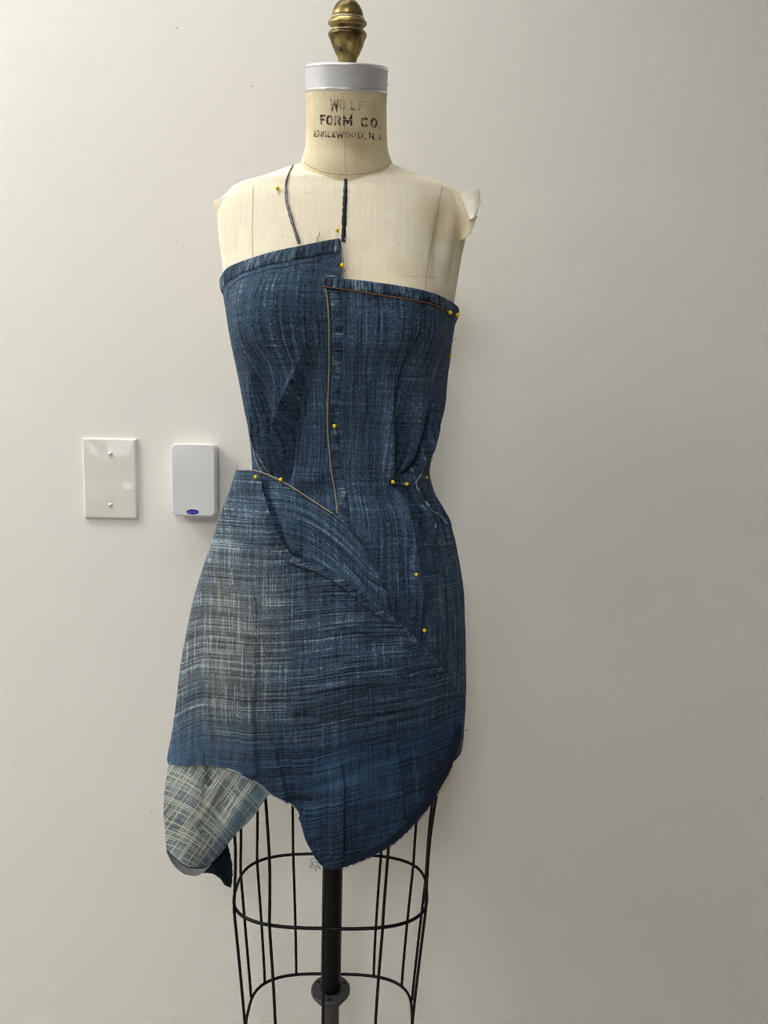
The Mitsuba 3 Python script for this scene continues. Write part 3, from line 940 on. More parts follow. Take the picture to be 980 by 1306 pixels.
tm.apply_translation([-tm.bounds.mean(0)[0], -tm.bounds.mean(0)[1], .0005])
tm.apply_scale([11.0 * kb / (tm.bounds[1][0] - tm.bounds[0][0]), 1.0, 1])
add(S + '__badge__lettering', moved(tm, frame(BP, [0, -1, 0])), 'logo_white')
labels[S + '__badge__lettering'] = {'label': 'pale script lettering Carrier'}

# ------------------------------------------------------------------ the dress
G = 'denim_dress'
labels[G] = {'label': 'strapless patchwork dress draped from blue denim jeans pieces on the dress form', 'category': 'dress'}
SM = 0.13                                                             # metres per radian, for the cloth chart


def gather(psi, z):
    """How far the bodice stands off the form: loose at the waist, where its tucks are."""
    y = np.interp(z, [zrow(700), zrow(640), zrow(590), zrow(520), zrow(440)], [0, .0055, .0065, .0055, 0])
    return y * (1 + 1.1 * np.clip(np.cos(psi) * 1.5 - .3, 0, 1))


def bod0(psi, z):
    return body_r(psi, z) + .004 + gather(psi, z)


def chart(px):
    psi, z = hit(*np.asarray(px, float).T, bod0, 0.0)
    return np.stack([psi * SM, z], -1)


# folds: pixel polyline, amplitudes along it (metres), half width (metres), slope (0 = symmetric, 1 = one steep side)
FOLDS = [
    ([(330, 440), (337, 500), (342, 545), (345, 580), (344, 612)], [0, -.004, -.009, -.011, -.010], .009),
    ([(318, 470), (324, 520), (329, 560), (333, 600)], [0, .003, .004, 0], .007),
    ([(392, 425), (383, 465), (373, 500), (363, 540), (358, 575), (355, 612)], [0, .003, .006, .0065, .005, 0], .006),
    ([(403, 415), (396, 450), (385, 490), (374, 540), (368, 580), (366, 612)], [0, -.004, -.006, -.006, -.005, -.003], .010),
    ([(350, 450), (352, 500), (351, 550), (350, 600)], [0, .001, .003, 0], .007),
    ([(537, 425), (523, 465), (514, 505), (509, 550), (508, 590), (510, 618)], [0, -.004, -.007, -.009, -.009, -.007], .010),
    ([(548, 470), (534, 520), (524, 560), (516, 600), (512, 616)], [0, .003, .005, .004, 0], .007),
    ([(556, 500), (545, 540), (533, 575), (520, 608)], [0, -.004, -.006, -.006], .007),
    ([(561, 520), (552, 550), (541, 580), (531, 600)], [0, .003, .004, .002], .006),
    ([(500, 470), (497, 520), (496, 570), (498, 610)], [0, .002, .004, .003], .010),
    ([(513, 622), (525, 668), (534, 715), (540, 755), (542, 800), (543, 830)], [-.004, -.0035, -.003, -.003, -.0025, 0], .0035),
    ([(505, 622), (517, 668), (527, 715), (533, 755), (535, 800)], [.003, .003, .003, .0025, 0], .007),
    ([(498, 616), (511, 617), (522, 618)], [-.003, -.006, -.003], .005),
    ([(524, 622), (534, 645), (545, 672), (552, 700)], [.002, .005, .004, 0], .006),
    ([(516, 622), (528, 650), (538, 680), (546, 720)], [-.003, -.005, -.004, 0], .006),
    ([(540, 628), (552, 645), (565, 664), (574, 690)], [.002, .004, .003, 0], .005),
    ([(535, 632), (546, 652), (558, 676), (566, 705)], [-.002, -.004, -.003, 0], .005),
    ([(428, 600), (400, 610), (375, 612)], [.0, .002, .002], .012),
]
# overlapping tucks: raised on one side of the line only, a small cliff on the other (-1: raised on its left)
STEPS = [
    ([(383, 462), (373, 500), (363, 540), (358, 575), (355, 612)], [0, .003, .005, .005, 0], .011, -1),
    ([(530, 432), (517, 470), (511, 510), (507, 555), (507, 595), (511, 617)], [0, .003, .0045, .005, .005, .003], .014, -1),
    ([(512, 622), (525, 668), (534, 715), (540, 755), (542, 800), (543, 840)], [.004, .004, .004, .004, .0035, .003], .012, -1),
    ([(332, 515), (340, 560), (345, 612)], [0, .003, .001], .009, -1),
]
STEPS = [(chart(curve(p, 24)), np.interp(np.linspace(0, 1, 24), np.linspace(0, 1, len(a)), a), w, k_) for p, a, w, k_ in STEPS]
FOLDS = [(chart(curve(p, 24)), np.interp(np.linspace(0, 1, 24), np.linspace(0, 1, len(a)), a), w) for p, a, w in FOLDS]


def bodice_fold(psi, z):
    S_, h = psi * SM, np.zeros(np.shape(psi))
    for c, a, w in FOLDS:
        d, pos, _ = seg_dist(S_, z, c)
        h = h + 2.7 * np.interp(pos, np.linspace(0, 1, len(a)), a) * np.exp(-(d / w) ** 2)
    for c, a, w, k_ in STEPS:
        d, pos, side = seg_dist(S_, z, c)
        ends = np.clip(np.minimum(pos, 1 - pos) / .04, 0, 1)
        h = h + np.interp(pos, np.linspace(0, 1, len(a)), a) * np.exp(-(d / w) ** 2) * np.clip(.5 + side * k_ * d / .0012, 0, 1) * ends
    q = np.stack([S_ * 18, z * 14, 0 * z], -1)
    return h + (meshkit.fbm(q, 3) - 0.5) * 0.003


def bodice_r(psi, z, off):
    return np.maximum(body_r(psi, z) + off + gather(psi, z) + bodice_fold(psi, z), body_r(psi, z) + 0.0016 + off * 0.3)


def edge_fn(px, extra_left=None, extra_right=None):
    """z as a function of psi along a pixel curve on the bodice, carried on around the back."""
    c = curve(px, 80)
    psi, z = hit(c[:, 0], c[:, 1], bod0, 0.0)
    o = np.argsort(psi)
    psi, z = psi[o], z[o]
    keep = np.concatenate([[True], np.diff(psi) > 1e-3])
    psi, z = psi[keep], z[keep]
    if extra_left:
        psi, z = np.concatenate([[p for p, _ in extra_left], psi]), np.concatenate([[zz for _, zz in extra_left], z])
    if extra_right:
        psi, z = np.concatenate([psi, [p for p, _ in extra_right]]), np.concatenate([z, [zz for _, zz in extra_right]])
    return PchipInterpolator(psi, z, extrapolate=True), psi[0], psi[-1]


def side_fn(px):
    """psi as a function of z along a pixel curve."""
    c = curve(px, 80)
    psi, z = hit(c[:, 0], c[:, 1], bod0, 0.0)
    o = np.argsort(z)
    zz, pp = z[o], psi[o]
    keep = np.concatenate([[True], np.diff(zz) > 1e-5])
    return lambda q: np.interp(q, zz[keep], pp[keep])


TOP_A = [(281.5, 354), (290, 342), (303, 335.5), (320, 329.5), (345, 322), (375, 315.5), (400, 310.5), (420, 306.5), (434, 304.5), (445, 303)]
topA, pA0, _ = edge_fn(TOP_A)
zA0 = float(topA(pA0))
topA, _, _ = edge_fn(TOP_A, extra_left=[(-math.pi * .98, zrow(420)), (-2.4, zrow(412)), (-1.9, zrow(385))])
SIDE_A = [(434, 304.5), (436, 320), (437.5, 335), (437.5, 356), (440, 420), (440, 560), (445, 720)]
sideA = side_fn(SIDE_A)
TOP_B = [(405, 353.5), (412, 354.5), (440, 356.5), (480, 361), (520, 367), (545, 372.5), (560, 378), (572, 384), (581, 391)]
topB, _, pB1 = edge_fn(TOP_B, extra_right=[(1.9, zrow(408)), (2.4, zrow(425)), (math.pi * .98, zrow(430))])
SIDE_B = [(412, 354.5), (416, 371), (418.5, 390), (420, 420), (420, 470), (419, 500), (418, 540), (420, 570), (423, 600), (428, 630), (430.5, 655), (433, 690), (436, 760), (438, 860)]
sideB = side_fn(SIDE_B)
BOT_A, BOT_B = zrow(760), zrow(945)


def panel(side, s, t, top, bot, sfn, back, off, tilt=0.0):
    """Grid of a bodice panel: s across from the back edge to the front edge, t down from the top edge."""
    zt_ = top(sfn(0 * t + zrow(340))) if False else None
    ztop_edge = float(top(float(sfn(zrow(335) if side < 0 else zrow(356)))))
    zrow_edge = ztop_edge + (bot - ztop_edge) * t
    pe = sfn(zrow_edge)
    PSI = back + (pe[:, None] - back) * s[None, :]
    ZT = top(PSI)
    Zg = ZT + (bot - ZT) * t[:, None]
    return PSI, Zg


def bodice_sheet(key, PSI, Z_, off, bsdf, uv=None, thick=0.0012, taper=None):
    r = bodice_r(PSI, Z_, off)
    P = point(PSI, Z_, r)
    if uv is None:
        uv = np.stack([PSI * SM, Z_], -1)
    sheet(key, P, uv, bsdf, thick, np.stack([np.sin(PSI), -np.cos(PSI), 0 * PSI], -1))
    return P


tt = np.linspace(0, 1, 260)
sA = np.concatenate([np.linspace(0, .35, 40)[:-1], np.linspace(.35, 1, 190)])
PA = panel(-1, sA, tt, topA, BOT_A, sideA, -math.pi * .97, 0)
A_ = G + '__bodice_panel'
bodice_sheet(A_, *PA, .0034, 'bodice_denim')
labels[A_] = {'label': 'right-hand bodice panel, its top hem slanting up to the centre'}
PB = panel(1, sA, tt, topB, BOT_B, sideB, math.pi * .97, 0)
B_ = G + '__bodice_panel_001'
bodice_sheet(B_, *PB, .0056, 'bodice_denim')
labels[B_] = {'label': 'overlapping bodice panel with orange topstitched hem and placket edge'}


def hem_band(key, side, top, sfn, back, off, depth0, depth1, bsdf):
    """The turned hem along a panel's top edge: a band of its own, a little proud, roped by wear."""
    s = np.concatenate([np.linspace(0, .35, 60)[:-1], np.linspace(.35, 1, 320)])
    t = np.array([0, .04, .12, .25, .4, .55, .7, .85, .95, 1.0])
    ztop = float(top(float(sfn(zrow(335) if side < 0 else zrow(356)))))
    zr = ztop + .0004 - depth0 * t
    PSI = back + (sfn(zr)[:, None] - back) * s[None, :]
    ZT = top(PSI) + .0006
    Zg = ZT - (depth0 + (depth1 - depth0) * s[None, :]) * t[:, None]
    along = PSI * SM
    prof = np.array([.0, .0012, .0019, .0022, .0021, .0022, .0020, .0018, .0012, .0])
    r = bodice_r(PSI, ZT * .5 + Zg * .5, off) * 0 + bodice_r(PSI, Zg, off) + prof[:, None] + .0005 * np.sin(along * 2 * np.pi / .0085 + 40 * (ZT - Zg)) * (t * (1 - t) * 4)[:, None]
    P = point(PSI, Zg, r)
    uv = np.stack([along, ZT - Zg], -1)
    sheet(key, P, uv, bsdf, .0022, np.stack([np.sin(PSI), -np.cos(PSI), 0 * PSI], -1))


hem_band(A_ + '__hem_band', -1, topA, sideA, -math.pi * .97, .0034, .019, .0165, 'roped_denim')
hem_band(B_ + '__hem_band', 1, topB, sideB, math.pi * .97, .0056, .015, .0125, 'roped_denim')


def on_bodice(px, n, off):
    c = curve(px, n)
    psi, z = hit(c[:, 0], c[:, 1], bod0, 0.001)
    return point(psi, z, bodice_r(psi, z, off))


def stitches(path, length, gap, radius, sides=5):
    """Separate short stitches along a 3D path, as one mesh."""
    p = np.asarray(path)
    L = np.concatenate([[0], np.cumsum(np.linalg.norm(np.diff(p, axis=0), axis=1))])
    out = []
    s = 0.0
    while s + length < L[-1]:
        q = np.linspace(s, s + length, 4)
        pts = np.stack([np.interp(q, L, p[:, k_]) for k_ in range(3)], -1)
        out.append(tube(pts, radius * np.array([.55, 1, 1, .55]), sides))
        s += length + gap
    return cat(out)


def stuff(key, text=None):
    labels[key] = {'kind': 'stuff', **({'label': text} if text else {})}


HS = [(413.5, 366.5), (440, 370), (470, 374.5), (500, 379.5), (525, 383.5), (545, 387.5), (560, 393), (572, 400), (579, 405)]
add(B_ + '__topstitching', stitches(on_bodice(HS, 160, .0086), .0028, .0009, .00062), 'brown_thread', True)
stuff(B_ + '__topstitching', 'orange-brown topstitching along the hem')
add(B_ + '__stitch_line', tube(on_bodice(HS, 160, .0077), .0007, 6), 'dark_brown_thread', True)
PL = [p for p in SIDE_B if p[1] < 680]
add(B_ + '__worn_edge', tube(on_bodice(PL, 200, .0058), .0007, 8), 'tan_thread', True)
labels[B_ + '__worn_edge'] = {'label': 'pale worn edge of the placket'}
add(B_ + '__edge_stitching', stitches(on_bodice([(x + 2.6, y) for x, y in PL if y > 366], 220, .0078), .0026, .0014, .0006), 'dark_brown_thread', True)
stuff(B_ + '__edge_stitching')
# placket band: puckered strip just inside the edge, sinking into the panel on its inner side
zz = np.linspace(zrow(371), zrow(678), 300)
pe = sideB(zz)
xx = np.linspace(.0036, .0175, 12)
PSI = pe[:, None] + xx[None, :] / .112
Zg = np.broadcast_to(zz[:, None], PSI.shape)
bump = np.clip((xx - .0036) / .002, 0, 1) * np.clip((.0175 - xx) / .004, 0, 1)
rope = meshkit.noise(np.stack([zz * 95, 0 * zz, 0 * zz], -1))[:, None]
P = point(PSI, Zg, bodice_r(PSI, Zg, .0056) + (.0004 + .0016 * rope) * bump[None, :] - .0003 * (1 - bump[None, :]))
sheet(B_ + '__placket_band', P, np.stack([Zg + 2.0, np.broadcast_to(xx, PSI.shape)], -1), 'roped_denim', .0008, np.stack([np.sin(PSI), -np.cos(PSI), 0 * PSI], -1))
# centre edge of the other panel
add(A_ + '__worn_edge', tube(on_bodice([(434, 305.5), (436, 320), (437.5, 335), (437.5, 357)], 40, .0040), .0008, 8), 'grey_thread', True)
add(A_ + '__edge_stitching', stitches(on_bodice([(431.8, 307), (432.6, 320), (433.4, 335), (433.6, 352)], 40, .0062), .0024, .0010, .0005), 'brown_thread', True)
stuff(A_ + '__edge_stitching')
add(A_ + '__seam_line', tube(on_bodice([(288, 384), (293, 366), (300, 359), (312, 352.5), (330, 347), (350, 342), (375, 337.5), (400, 332.5), (420, 327.5), (433, 323)], 120, .0034), .0006, 6), 'blue_thread', True)
# worn white ridges by the right waist and at the left side
for px, b, rr in (([(539, 598), (534, 607), (529.5, 617), (531.5, 628), (537.5, 637), (534, 641), (541, 651), (546, 662), (545, 672)], B_, .0011), ([(537.5, 637), (545, 643), (550, 650), (558, 657), (566, 668)], B_, .0009),
                  ([(321, 560), (325, 580), (333, 603)], A_, .0007), ([(323, 545), (329, 570), (337, 604)], A_, .0006)):
    c_ = on_bodice(px, 60, .0062 if b == B_ else .0040)
    c_ = c_ + (meshkit.noise(np.stack([np.arange(60) * .7, np.zeros(60), np.arange(60) * 0.0 + len(px)], -1)) - .5)[:, None] * np.array([.0018, 0, .0008])
    w_ = meshkit.noise(np.stack([np.arange(60) * .5, np.ones(60) * 4, np.zeros(60)], -1))
    add(numbered(b + '__frayed_ridge'), tube(c_, rr * (.5 + w_), 6), 'grey_thread', True)

# ---- skirt drape
C_EDGE = [(303, 600), (316, 599.5), (327, 602), (333, 607), (335.5, 622), (341, 641), (347, 659), (355, 681), (363, 697), (374, 709), (400, 718), (434, 735), (456, 753), (484, 777), (503, 788), (520, 803), (545, 828), (570, 855), (588, 875), (595, 883)]
L_LEFT = [(303, 600), (292, 626), (282, 650), (270, 684), (257, 728), (247, 775), (238, 822), (230, 865), (223, 912), (218, 950), (214.5, 975)]
L_BOT = [(214.5, 975), (240, 975.5), (262, 976.5), (290, 980), (312, 988), (333, 1002), (346, 1014), (364, 1024), (377, 1036), (384, 1050), (390, 1070), (397, 1084), (404, 1097), (413, 1106), (423, 1109)]
L_RIGHT = [(595, 883), (594, 900), (590, 925), (584, 950), (573, 979), (560, 1004), (545, 1030), (525, 1053), (500, 1075), (472, 1091), (445, 1103), (423, 1109)]
fl_z = np.array([zrow(y) for y in (590, 640, 700, 760, 820, 880, 930, 976, 1120)])[::-1]
fl_v = np.array([.0195, .030, .029, .033, .039, .046, .054, .062, .066])[::-1]
f_fl = PchipInterpolator(fl_z, fl_v)


def drape_r(psi, z):
    """The hanging skirt piece: follows the form, stands well off it on the left and hangs plumb below the hip."""
    zc = np.maximum(z, Z_HIP)
    w = np.clip((-psi - 0.15) / 1.25, 0, 1)
    w = w * w * (3 - 2 * w)
    rr = np.clip((psi + .2) / 1.4, 0, 1)
    return body_r(psi, zc) + gather(psi, z) + .0135 + w * (f_fl(np.clip(z, fl_z[0], fl_z[-1])) - .0115) + .009 * rr - .002


def coons(top, bottom, left, right, nu, nv_, tw=None, sw=None):
    s = np.linspace(0, 1, nu) if sw is None else sw
    t = np.linspace(0, 1, nv_) if tw is None else tw
    Tt, Bb, Ll, Rr = curve(top, t=s), curve(bottom, t=s), curve(left, t=t), curve(right, t=t)
    s_, t_ = s[None, :, None], t[:, None, None]
    return (1 - t_) * Tt[None] + t_ * Bb[None] + (1 - s_) * Ll[:, None] + s_ * Rr[:, None] - ((1 - s_) * (1 - t_) * Tt[0] + s_ * (1 - t_) * Tt[-1] + (1 - s_) * t_ * Bb[0] + s_ * t_ * Bb[-1]), s, t


def px_dist(Q, line):
    c = curve(line, 60)
    d, pos, side = seg_dist(Q[..., 0], Q[..., 1], c)
    return d, pos, side


def warp(Q):
    """Thread coordinates of the skirt cloth: u along the slubs, v across, in metres; the slubs sag to the left edge and rise to the right."""
    x, y = Q[..., 0], Q[..., 1]
    lift = 16 * np.clip((262 - x) / 40, 0, 1.6) ** 1.5 - np.clip((x - 400) / 190, 0, 1.2) ** 1.3 * np.clip((y - 700) / 200, .2, 1.3) * 46
    return np.stack([x / 1000.0, (y - lift + 3 * np.sin(x / 31.0)) / 1000.0], -1)


Q, s_, t_ = coons(C_EDGE, L_BOT, L_LEFT, L_RIGHT, 210, 220, sw=None)
psi, z = hit(Q[..., 0], Q[..., 1], drape_r, 0.0, n=260)
edge_d, edge_p, _ = px_dist(Q, C_EDGE[4:])
lift = .0085 * np.exp(-(edge_d / 14.0) ** 2) * np.clip(edge_p * 6, 0, 1) * np.clip((1.0 - edge_p) / .2, .15, 1) - .009 * np.exp(-(edge_d / 4.0) ** 2) * np.clip(edge_p * 5, 0, 1)
RIDGES = [([(372, 712), (405, 735), (450, 765), (500, 800)], [0, .002, .003, 0], 12), ([(345, 900), (362, 970), (378, 1035)], [0, -.003, -.005], 40), ([(425, 960), (430, 1010), (430, 1085)], [0, .004, .005], 45),
          ([(300, 700), (320, 800), (318, 900), (320, 985)], [0, .002, .003, .004], 60), ([(268, 940), (267, 976)], [0, -.003], 14), ([(500, 900), (520, 970), (525, 1040)], [0, -.003, -.003], 40), ([(238, 880), (236, 975)], [0, .002], 16),
          ([(330, 630), (340, 660), (352, 690)], [.001, .003, .003], 6), ([(430, 880), (500, 865), (575, 880)], [0, .003, .002], 26), ([(400, 800), (470, 820), (540, 860)], [0, -.003, -.001], 20)]
for pl, am, wd in RIDGES:
    d, pos, _ = px_dist(Q, pl)
    lift = lift + np.interp(pos, np.linspace(0, 1, len(am)), am) * np.exp(-(d / wd) ** 2)
lift = lift + (meshkit.fbm(np.stack([Q[..., 0] / 60, Q[..., 1] / 60, 0 * Q[..., 0]], -1), 3) - .5) * .005
rL = np.maximum(drape_r(psi, z) + lift, bod0(psi, z) + .0045)
P = point(psi, z, rL)
# a ray that only grazes the surface keeps its own pixel: take the closest point on that ray
d = ray(Q[..., 0], Q[..., 1])
q_ = P - CAM
uvL = warp(Q)
# carry the cloth on around the side and back, beyond the left outline
ex = np.linspace(0, 1, 26)[1:][::-1]
psiE = psi[:, :1] - ex[None, :] * 1.15
zE = z[:, :1] - ex[None, :] * .035 * (1 - np.linspace(0, 1, len(z)))[:, None]
rE = drape_r(psiE, zE) + lift[:, :1]
PE = point(psiE, zE, np.maximum(rE, bod0(psiE, zE) + .004))
uvE = np.stack([uvL[:, :1, 0] - ex[None, :] * .2, np.broadcast_to(uvL[:, :1, 1], psiE.shape)], -1)
P, uvL = np.concatenate([PE, P], 1), np.concatenate([uvE, uvL], 1)
K_ = G + '__skirt_drape'
PL_HEM = P[-1, 20:].copy()
outN = np.stack([np.sin(np.concatenate([psiE, psi], 1)), -np.cos(np.concatenate([psiE, psi], 1)), 0 * P[..., 0]], -1)
sheet(K_, P, uvL, 'skirt_denim', .0013, outN)
labels[K_] = {'label': 'faded denim skirt piece hanging to a point at the front'}


def on_drape(px, n, off=.001):
    c = curve(px, n)
    psi_, z_ = hit(c[:, 0], c[:, 1], drape_r, 0.0, n=260)
    lf = np.zeros(n)
    for pl, am, wd in RIDGES:
        d_, pos, _ = px_dist(c, pl)
        lf = lf + np.interp(pos, np.linspace(0, 1, len(am)), am) * np.exp(-(d_ / wd) ** 2)
    lf = lf + (meshkit.fbm(np.stack([c[:, 0] / 60, c[:, 1] / 60, 0 * c[:, 0]], -1), 3) - .5) * .005
    r_ = np.maximum(drape_r(psi_, z_) + lf, bod0(psi_, z_) + .0045) + off
    return point(psi_, z_, r_), psi_


# dark raw selvage along the right edge with its fringe
RAW = L_RIGHT[2:]
cv, pr_ = on_drape(RAW, 160, .0016)
rc_ = curve(RAW, 160)
rt_ = np.gradient(rc_, axis=0)
rt_ /= np.linalg.norm(rt_, axis=1, keepdims=True)
rw_ = 10.5 * np.clip(np.linspace(0, 1, 160) / .12, .25, 1) * np.clip((1 - np.linspace(0, 1, 160)) / .12, .35, 1)
ci, pi_ = on_drape(rc_ + np.stack([-np.abs(rt_[:, 1]), -np.abs(rt_[:, 0])], -1) * rw_[:, None], 160, .0034)
ss = np.linspace(0, 1, 8)[None, :, None]
P = ci[:, None] * (1 - ss) + cv[:, None] * ss
jag = (meshkit.noise(np.stack([np.arange(160) * .8, np.zeros(160), np.zeros(160)], -1)) - .3)[:, None] * .0018
P[:, -1] += (cv - ci) / (np.linalg.norm(cv - ci, axis=1, keepdims=True) + 1e-9) * jag
uv = np.stack(np.meshgrid(np.linspace(0, .01, 8), np.linspace(0, .3, 160)), -1)
sheet(K_ + '__raw_edge', P, uv, 'dark_denim', .0014, np.stack([np.sin(pr_), -np.cos(pr_), 0 * pr_], -1)[:, None] + 0 * P)
labels[K_ + '__raw_edge'] = {'label': 'dark frayed raw edge'}
rng = np.random.default_rng(7)
fr = []
for i_ in rng.integers(4, 156, 260):
    a = cv[i_]
    dd = (cv[i_] - ci[i_]) / (np.linalg.norm(cv[i_] - ci[i_]) + 1e-9)
    tg = cv[min(i_ + 1, 159)] - cv[i_ - 1]
    tg /= np.linalg.norm(tg)
    L = rng.uniform(.001, .0032)
    b1 = a + dd * L * .5 + tg * rng.normal(0, .0006) + np.array([0, rng.normal(0, .0006), 0])
    b2 = a + dd * L + tg * rng.normal(0, .0012) + np.array([0, rng.normal(0, .001), 0])
    fr.append(tube(np.array([a - dd * .001, b1, b2]), [.00022, .0002, .0001], 4))
add(K_ + '__fringe', cat(fr), 'blue_thread', True)
stuff(K_ + '__fringe', 'short loose threads along the raw edge')
hb, _ = on_drape(L_BOT[3:9], 60, .0003)
add(K_ + '__hem_thread', tube(hb, .0007, 6), 'grey_thread', True)

# ---- upper layer of the drape, tucked under the fold
T_EDGE = [(303, 600), (318, 599.5), (332, 602), (348, 608), (370, 619.5), (400, 639), (425, 655.5), (442, 669), (462, 691), (480, 718), (494, 748), (504, 783)]
U_LOW = [(303, 640), (330, 690), (356, 715), (385, 735), (410, 745), (440, 762), (465, 780), (490, 798), (508, 806)]
Q, s_, t_ = coons(T_EDGE, U_LOW, [(303, 600), (303, 640)], [(504, 783), (508, 806)], 130, 70)


def upper_r(psi_, z_):
    return drape_r(psi_, z_) - .0040 - .010 * np.clip((-psi_ - .6) / .6, 0, 1)


psi, z = hit(Q[..., 0], Q[..., 1], upper_r, 0.0, n=260)
lf = np.zeros(psi.shape)
for pl, am, wd in [([(395, 660), (440, 700), (490, 770)], [.001, .003, .001], 9), ([(378, 668), (420, 712), (480, 768)], [.001, -.003, -.001], 8), ([(365, 650), (368, 680), (375, 700)], [0, .003, .003], 9), ([(425, 660), (465, 710), (497, 768)], [0, .003, .001], 7)]:
    d, pos, _ = px_dist(Q, pl)
    lf = lf + np.interp(pos, np.linspace(0, 1, len(am)), am) * np.exp(-(d / wd) ** 2)
te, tp, _ = px_dist(Q, T_EDGE)
roll = np.clip((tp - .55) / .15, 0, 1)
lf = lf - .006 * np.exp(-(te / 3.5) ** 2) * roll + .002 * np.exp(-(te / 9.0) ** 2) * roll
under = np.maximum(0, np.where(px_dist(Q, C_EDGE[4:15])[2] * px_dist(np.array([[[380.0, 660.0]]]), C_EDGE[4:15])[2] < 0, px_dist(Q, C_EDGE[4:15])[0], 0))
lf = lf - np.clip(under / 12, 0, 1) * .004 - .004 * np.exp(-(px_dist(Q, C_EDGE[5:15])[0] / 9.0) ** 2)
P = point(psi, z, np.maximum(upper_r(psi, z) + lf, bod0(psi, z) + .0036))
ang = np.clip((Q[..., 0] - 350) / 140, 0, 1) * math.radians(42)
tilt = (Q[..., 1] - 640 - .62 * np.maximum(Q[..., 0] - 350, 0) * np.clip((Q[..., 0] - 350) / 120, 0, 1))
uv = np.stack([Q[..., 0] / 1000, tilt / 1000], -1)
V_ = G + '__tucked_layer'
sheet(V_, P, uv, 'upper_denim', .0012, np.stack([np.sin(psi), -np.cos(psi), 0 * psi], -1))
labels[V_] = {'label': 'pleated upper layer with a pale stitched top edge'}


def on_upper(px, n, off):
    c_ = curve(px, n)
    ps_, z_ = hit(c_[:, 0], c_[:, 1], upper_r, 0.0, n=260)
    return point(ps_, z_, np.maximum(upper_r(ps_, z_), bod0(ps_, z_) + .0036) + off)


te_ = [p for p in T_EDGE if p[0] <= 425]
add(V_ + '__worn_edge', tube(on_upper(te_, 120, .0002), .0008, 8), 'tan_thread', True)
add(V_ + '__edge_stitching', stitches(on_upper([(x - .6, y + 2.4) for x, y in te_[2:]], 120, .0008), .0022, .0012, .0005), 'dark_brown_thread', True)
stuff(V_ + '__edge_stitching')

# ---- the pale curled end below the hem, seen from its wrong side
P_TOP = [(216, 972.5), (240, 973), (262, 974), (290, 977), (312, 985), (333, 999), (348, 1009)]
P_LEFT = [(216, 972.5), (213.5, 985), (210, 1008), (208.5, 1032), (210.5, 1058), (213.5, 1084)]
P_BOT = [(213.5, 1084), (222, 1093), (232, 1101), (244, 1106.5), (256, 1107), (266, 1103)]
P_RIGHT = [(348, 1009), (343, 1014), (322, 1043), (302, 1063), (286, 1083), (276, 1095), (266, 1103)]
Q, s_, t_ = coons(P_TOP, P_BOT, P_LEFT, P_RIGHT, 80, 90)
yb = -0.272 - .020 * (1 - t_[:, None]) * 1.0
bul = 1 - .85 * (2 * s_ - 1) ** 2
hemP = PL_HEM
hx = project(hemP)[:, 0]
o_ = np.argsort(hx)
kn_ = np.array([228.0, 245, 265, 290, 320, 345])
ky_ = np.interp(kn_, hx[o_], hemP[o_, 1])
ytop = np.interp(Q[..., 0], np.concatenate([[207.0], kn_]), np.concatenate([[ky_[0] + .022], ky_])) + .009
yy = ytop + ((yb - .026 * bul[None, :]) - ytop) * np.clip(t_[:, None] * 1.25 - .12, 0, 1)
d_, pos_, _ = px_dist(Q, [(266, 972), (268, 998)])
yy = yy + .010 * np.exp(-(d_ / 4.5) ** 2)
for pl, am, wd in [([(300, 985), (285, 1020), (262, 1055)], [0, .007, .004], 12), ([(330, 1000), (305, 1035), (280, 1075)], [0, -.004, -.004], 12), ([(248, 980), (250, 1010), (245, 1040)], [0, -.004, 0], 10)]:
    d_, pos_, _ = px_dist(Q, pl)
    yy = yy + np.interp(pos_, np.linspace(0, 1, len(am)), am) * np.exp(-(d_ / wd) ** 2)
P = on_plane(Q[..., 0], Q[..., 1], yy)
rot = math.radians(38)
X, Y = (Q[..., 0] - 262) / 1000, (Q[..., 1] - 1030) / 1000
bend = .010 * np.sin((Q[..., 0] - 210) / 30.0)
uv = np.stack([X * math.cos(rot) + Y * math.sin(rot) * .9 + .02, -X * math.sin(rot) + Y * math.cos(rot) + bend], -1)
E_ = G + '__curled_end'
sheet(E_, P, uv, 'pale_denim', .0013, np.broadcast_to([0, -1.0, 0], P.shape))
labels[E_] = {'label': 'pale cross-hatched wrong side of the denim curling below the hem'}
re_ = on_plane(*curve(P_BOT, 40).T, np.interp(np.linspace(0, 1, 40), np.linspace(0, 1, 80), yy[-1]))
add(E_ + '__rim', tube(re_ + [0, -.0003, 0], .0008, 6), 'blue_thread', True)
# the back of the roll, hanging lower than its front
B_TOP = [(212, 1070), (230, 1080), (250, 1085), (268, 1082)]
B_BOT = [(213.5, 1085), (218, 1098), (226, 1108), (237, 1115.5), (249, 1117.5), (260, 1112), (268, 1104)]
Q, s_, t_ = coons(B_TOP, B_BOT, [B_TOP[0], B_BOT[0]], [B_TOP[-1], B_BOT[-1]], 50, 24)
P = on_plane(Q[..., 0], Q[..., 1], -.272 + .012 * np.sin(np.pi * s_)[None, :] + 0 * t_[:, None])
sheet(E_ + '__lining', P, np.stack([P[..., 0], P[..., 2]], -1), 'denim_lining', .0012, np.broadcast_to([0, -1.0, 0], P.shape))
labels[E_ + '__lining'] = {'label': 'plain grey inner layer below the curled end'}
F_L = [(248, 1090), (252, 1105), (258, 1113.5), (268, 1113.5), (280, 1114.5)]
F_R = [(291, 1076), (293.5, 1092), (296, 1108), (295.5, 1124), (294, 1132)]
F_B = [(280, 1114.5), (284, 1122), (288, 1129), (294, 1132)]
Q, s_, t_ = coons([(248, 1090), (270, 1084), (291, 1076)], F_B, F_L, F_R, 40, 50)
jag = (meshkit.noise(np.stack([t_ * 30, 0 * t_, 0 * t_], -1)) - .5) * 2.5
Q[:, -1, 0] += jag
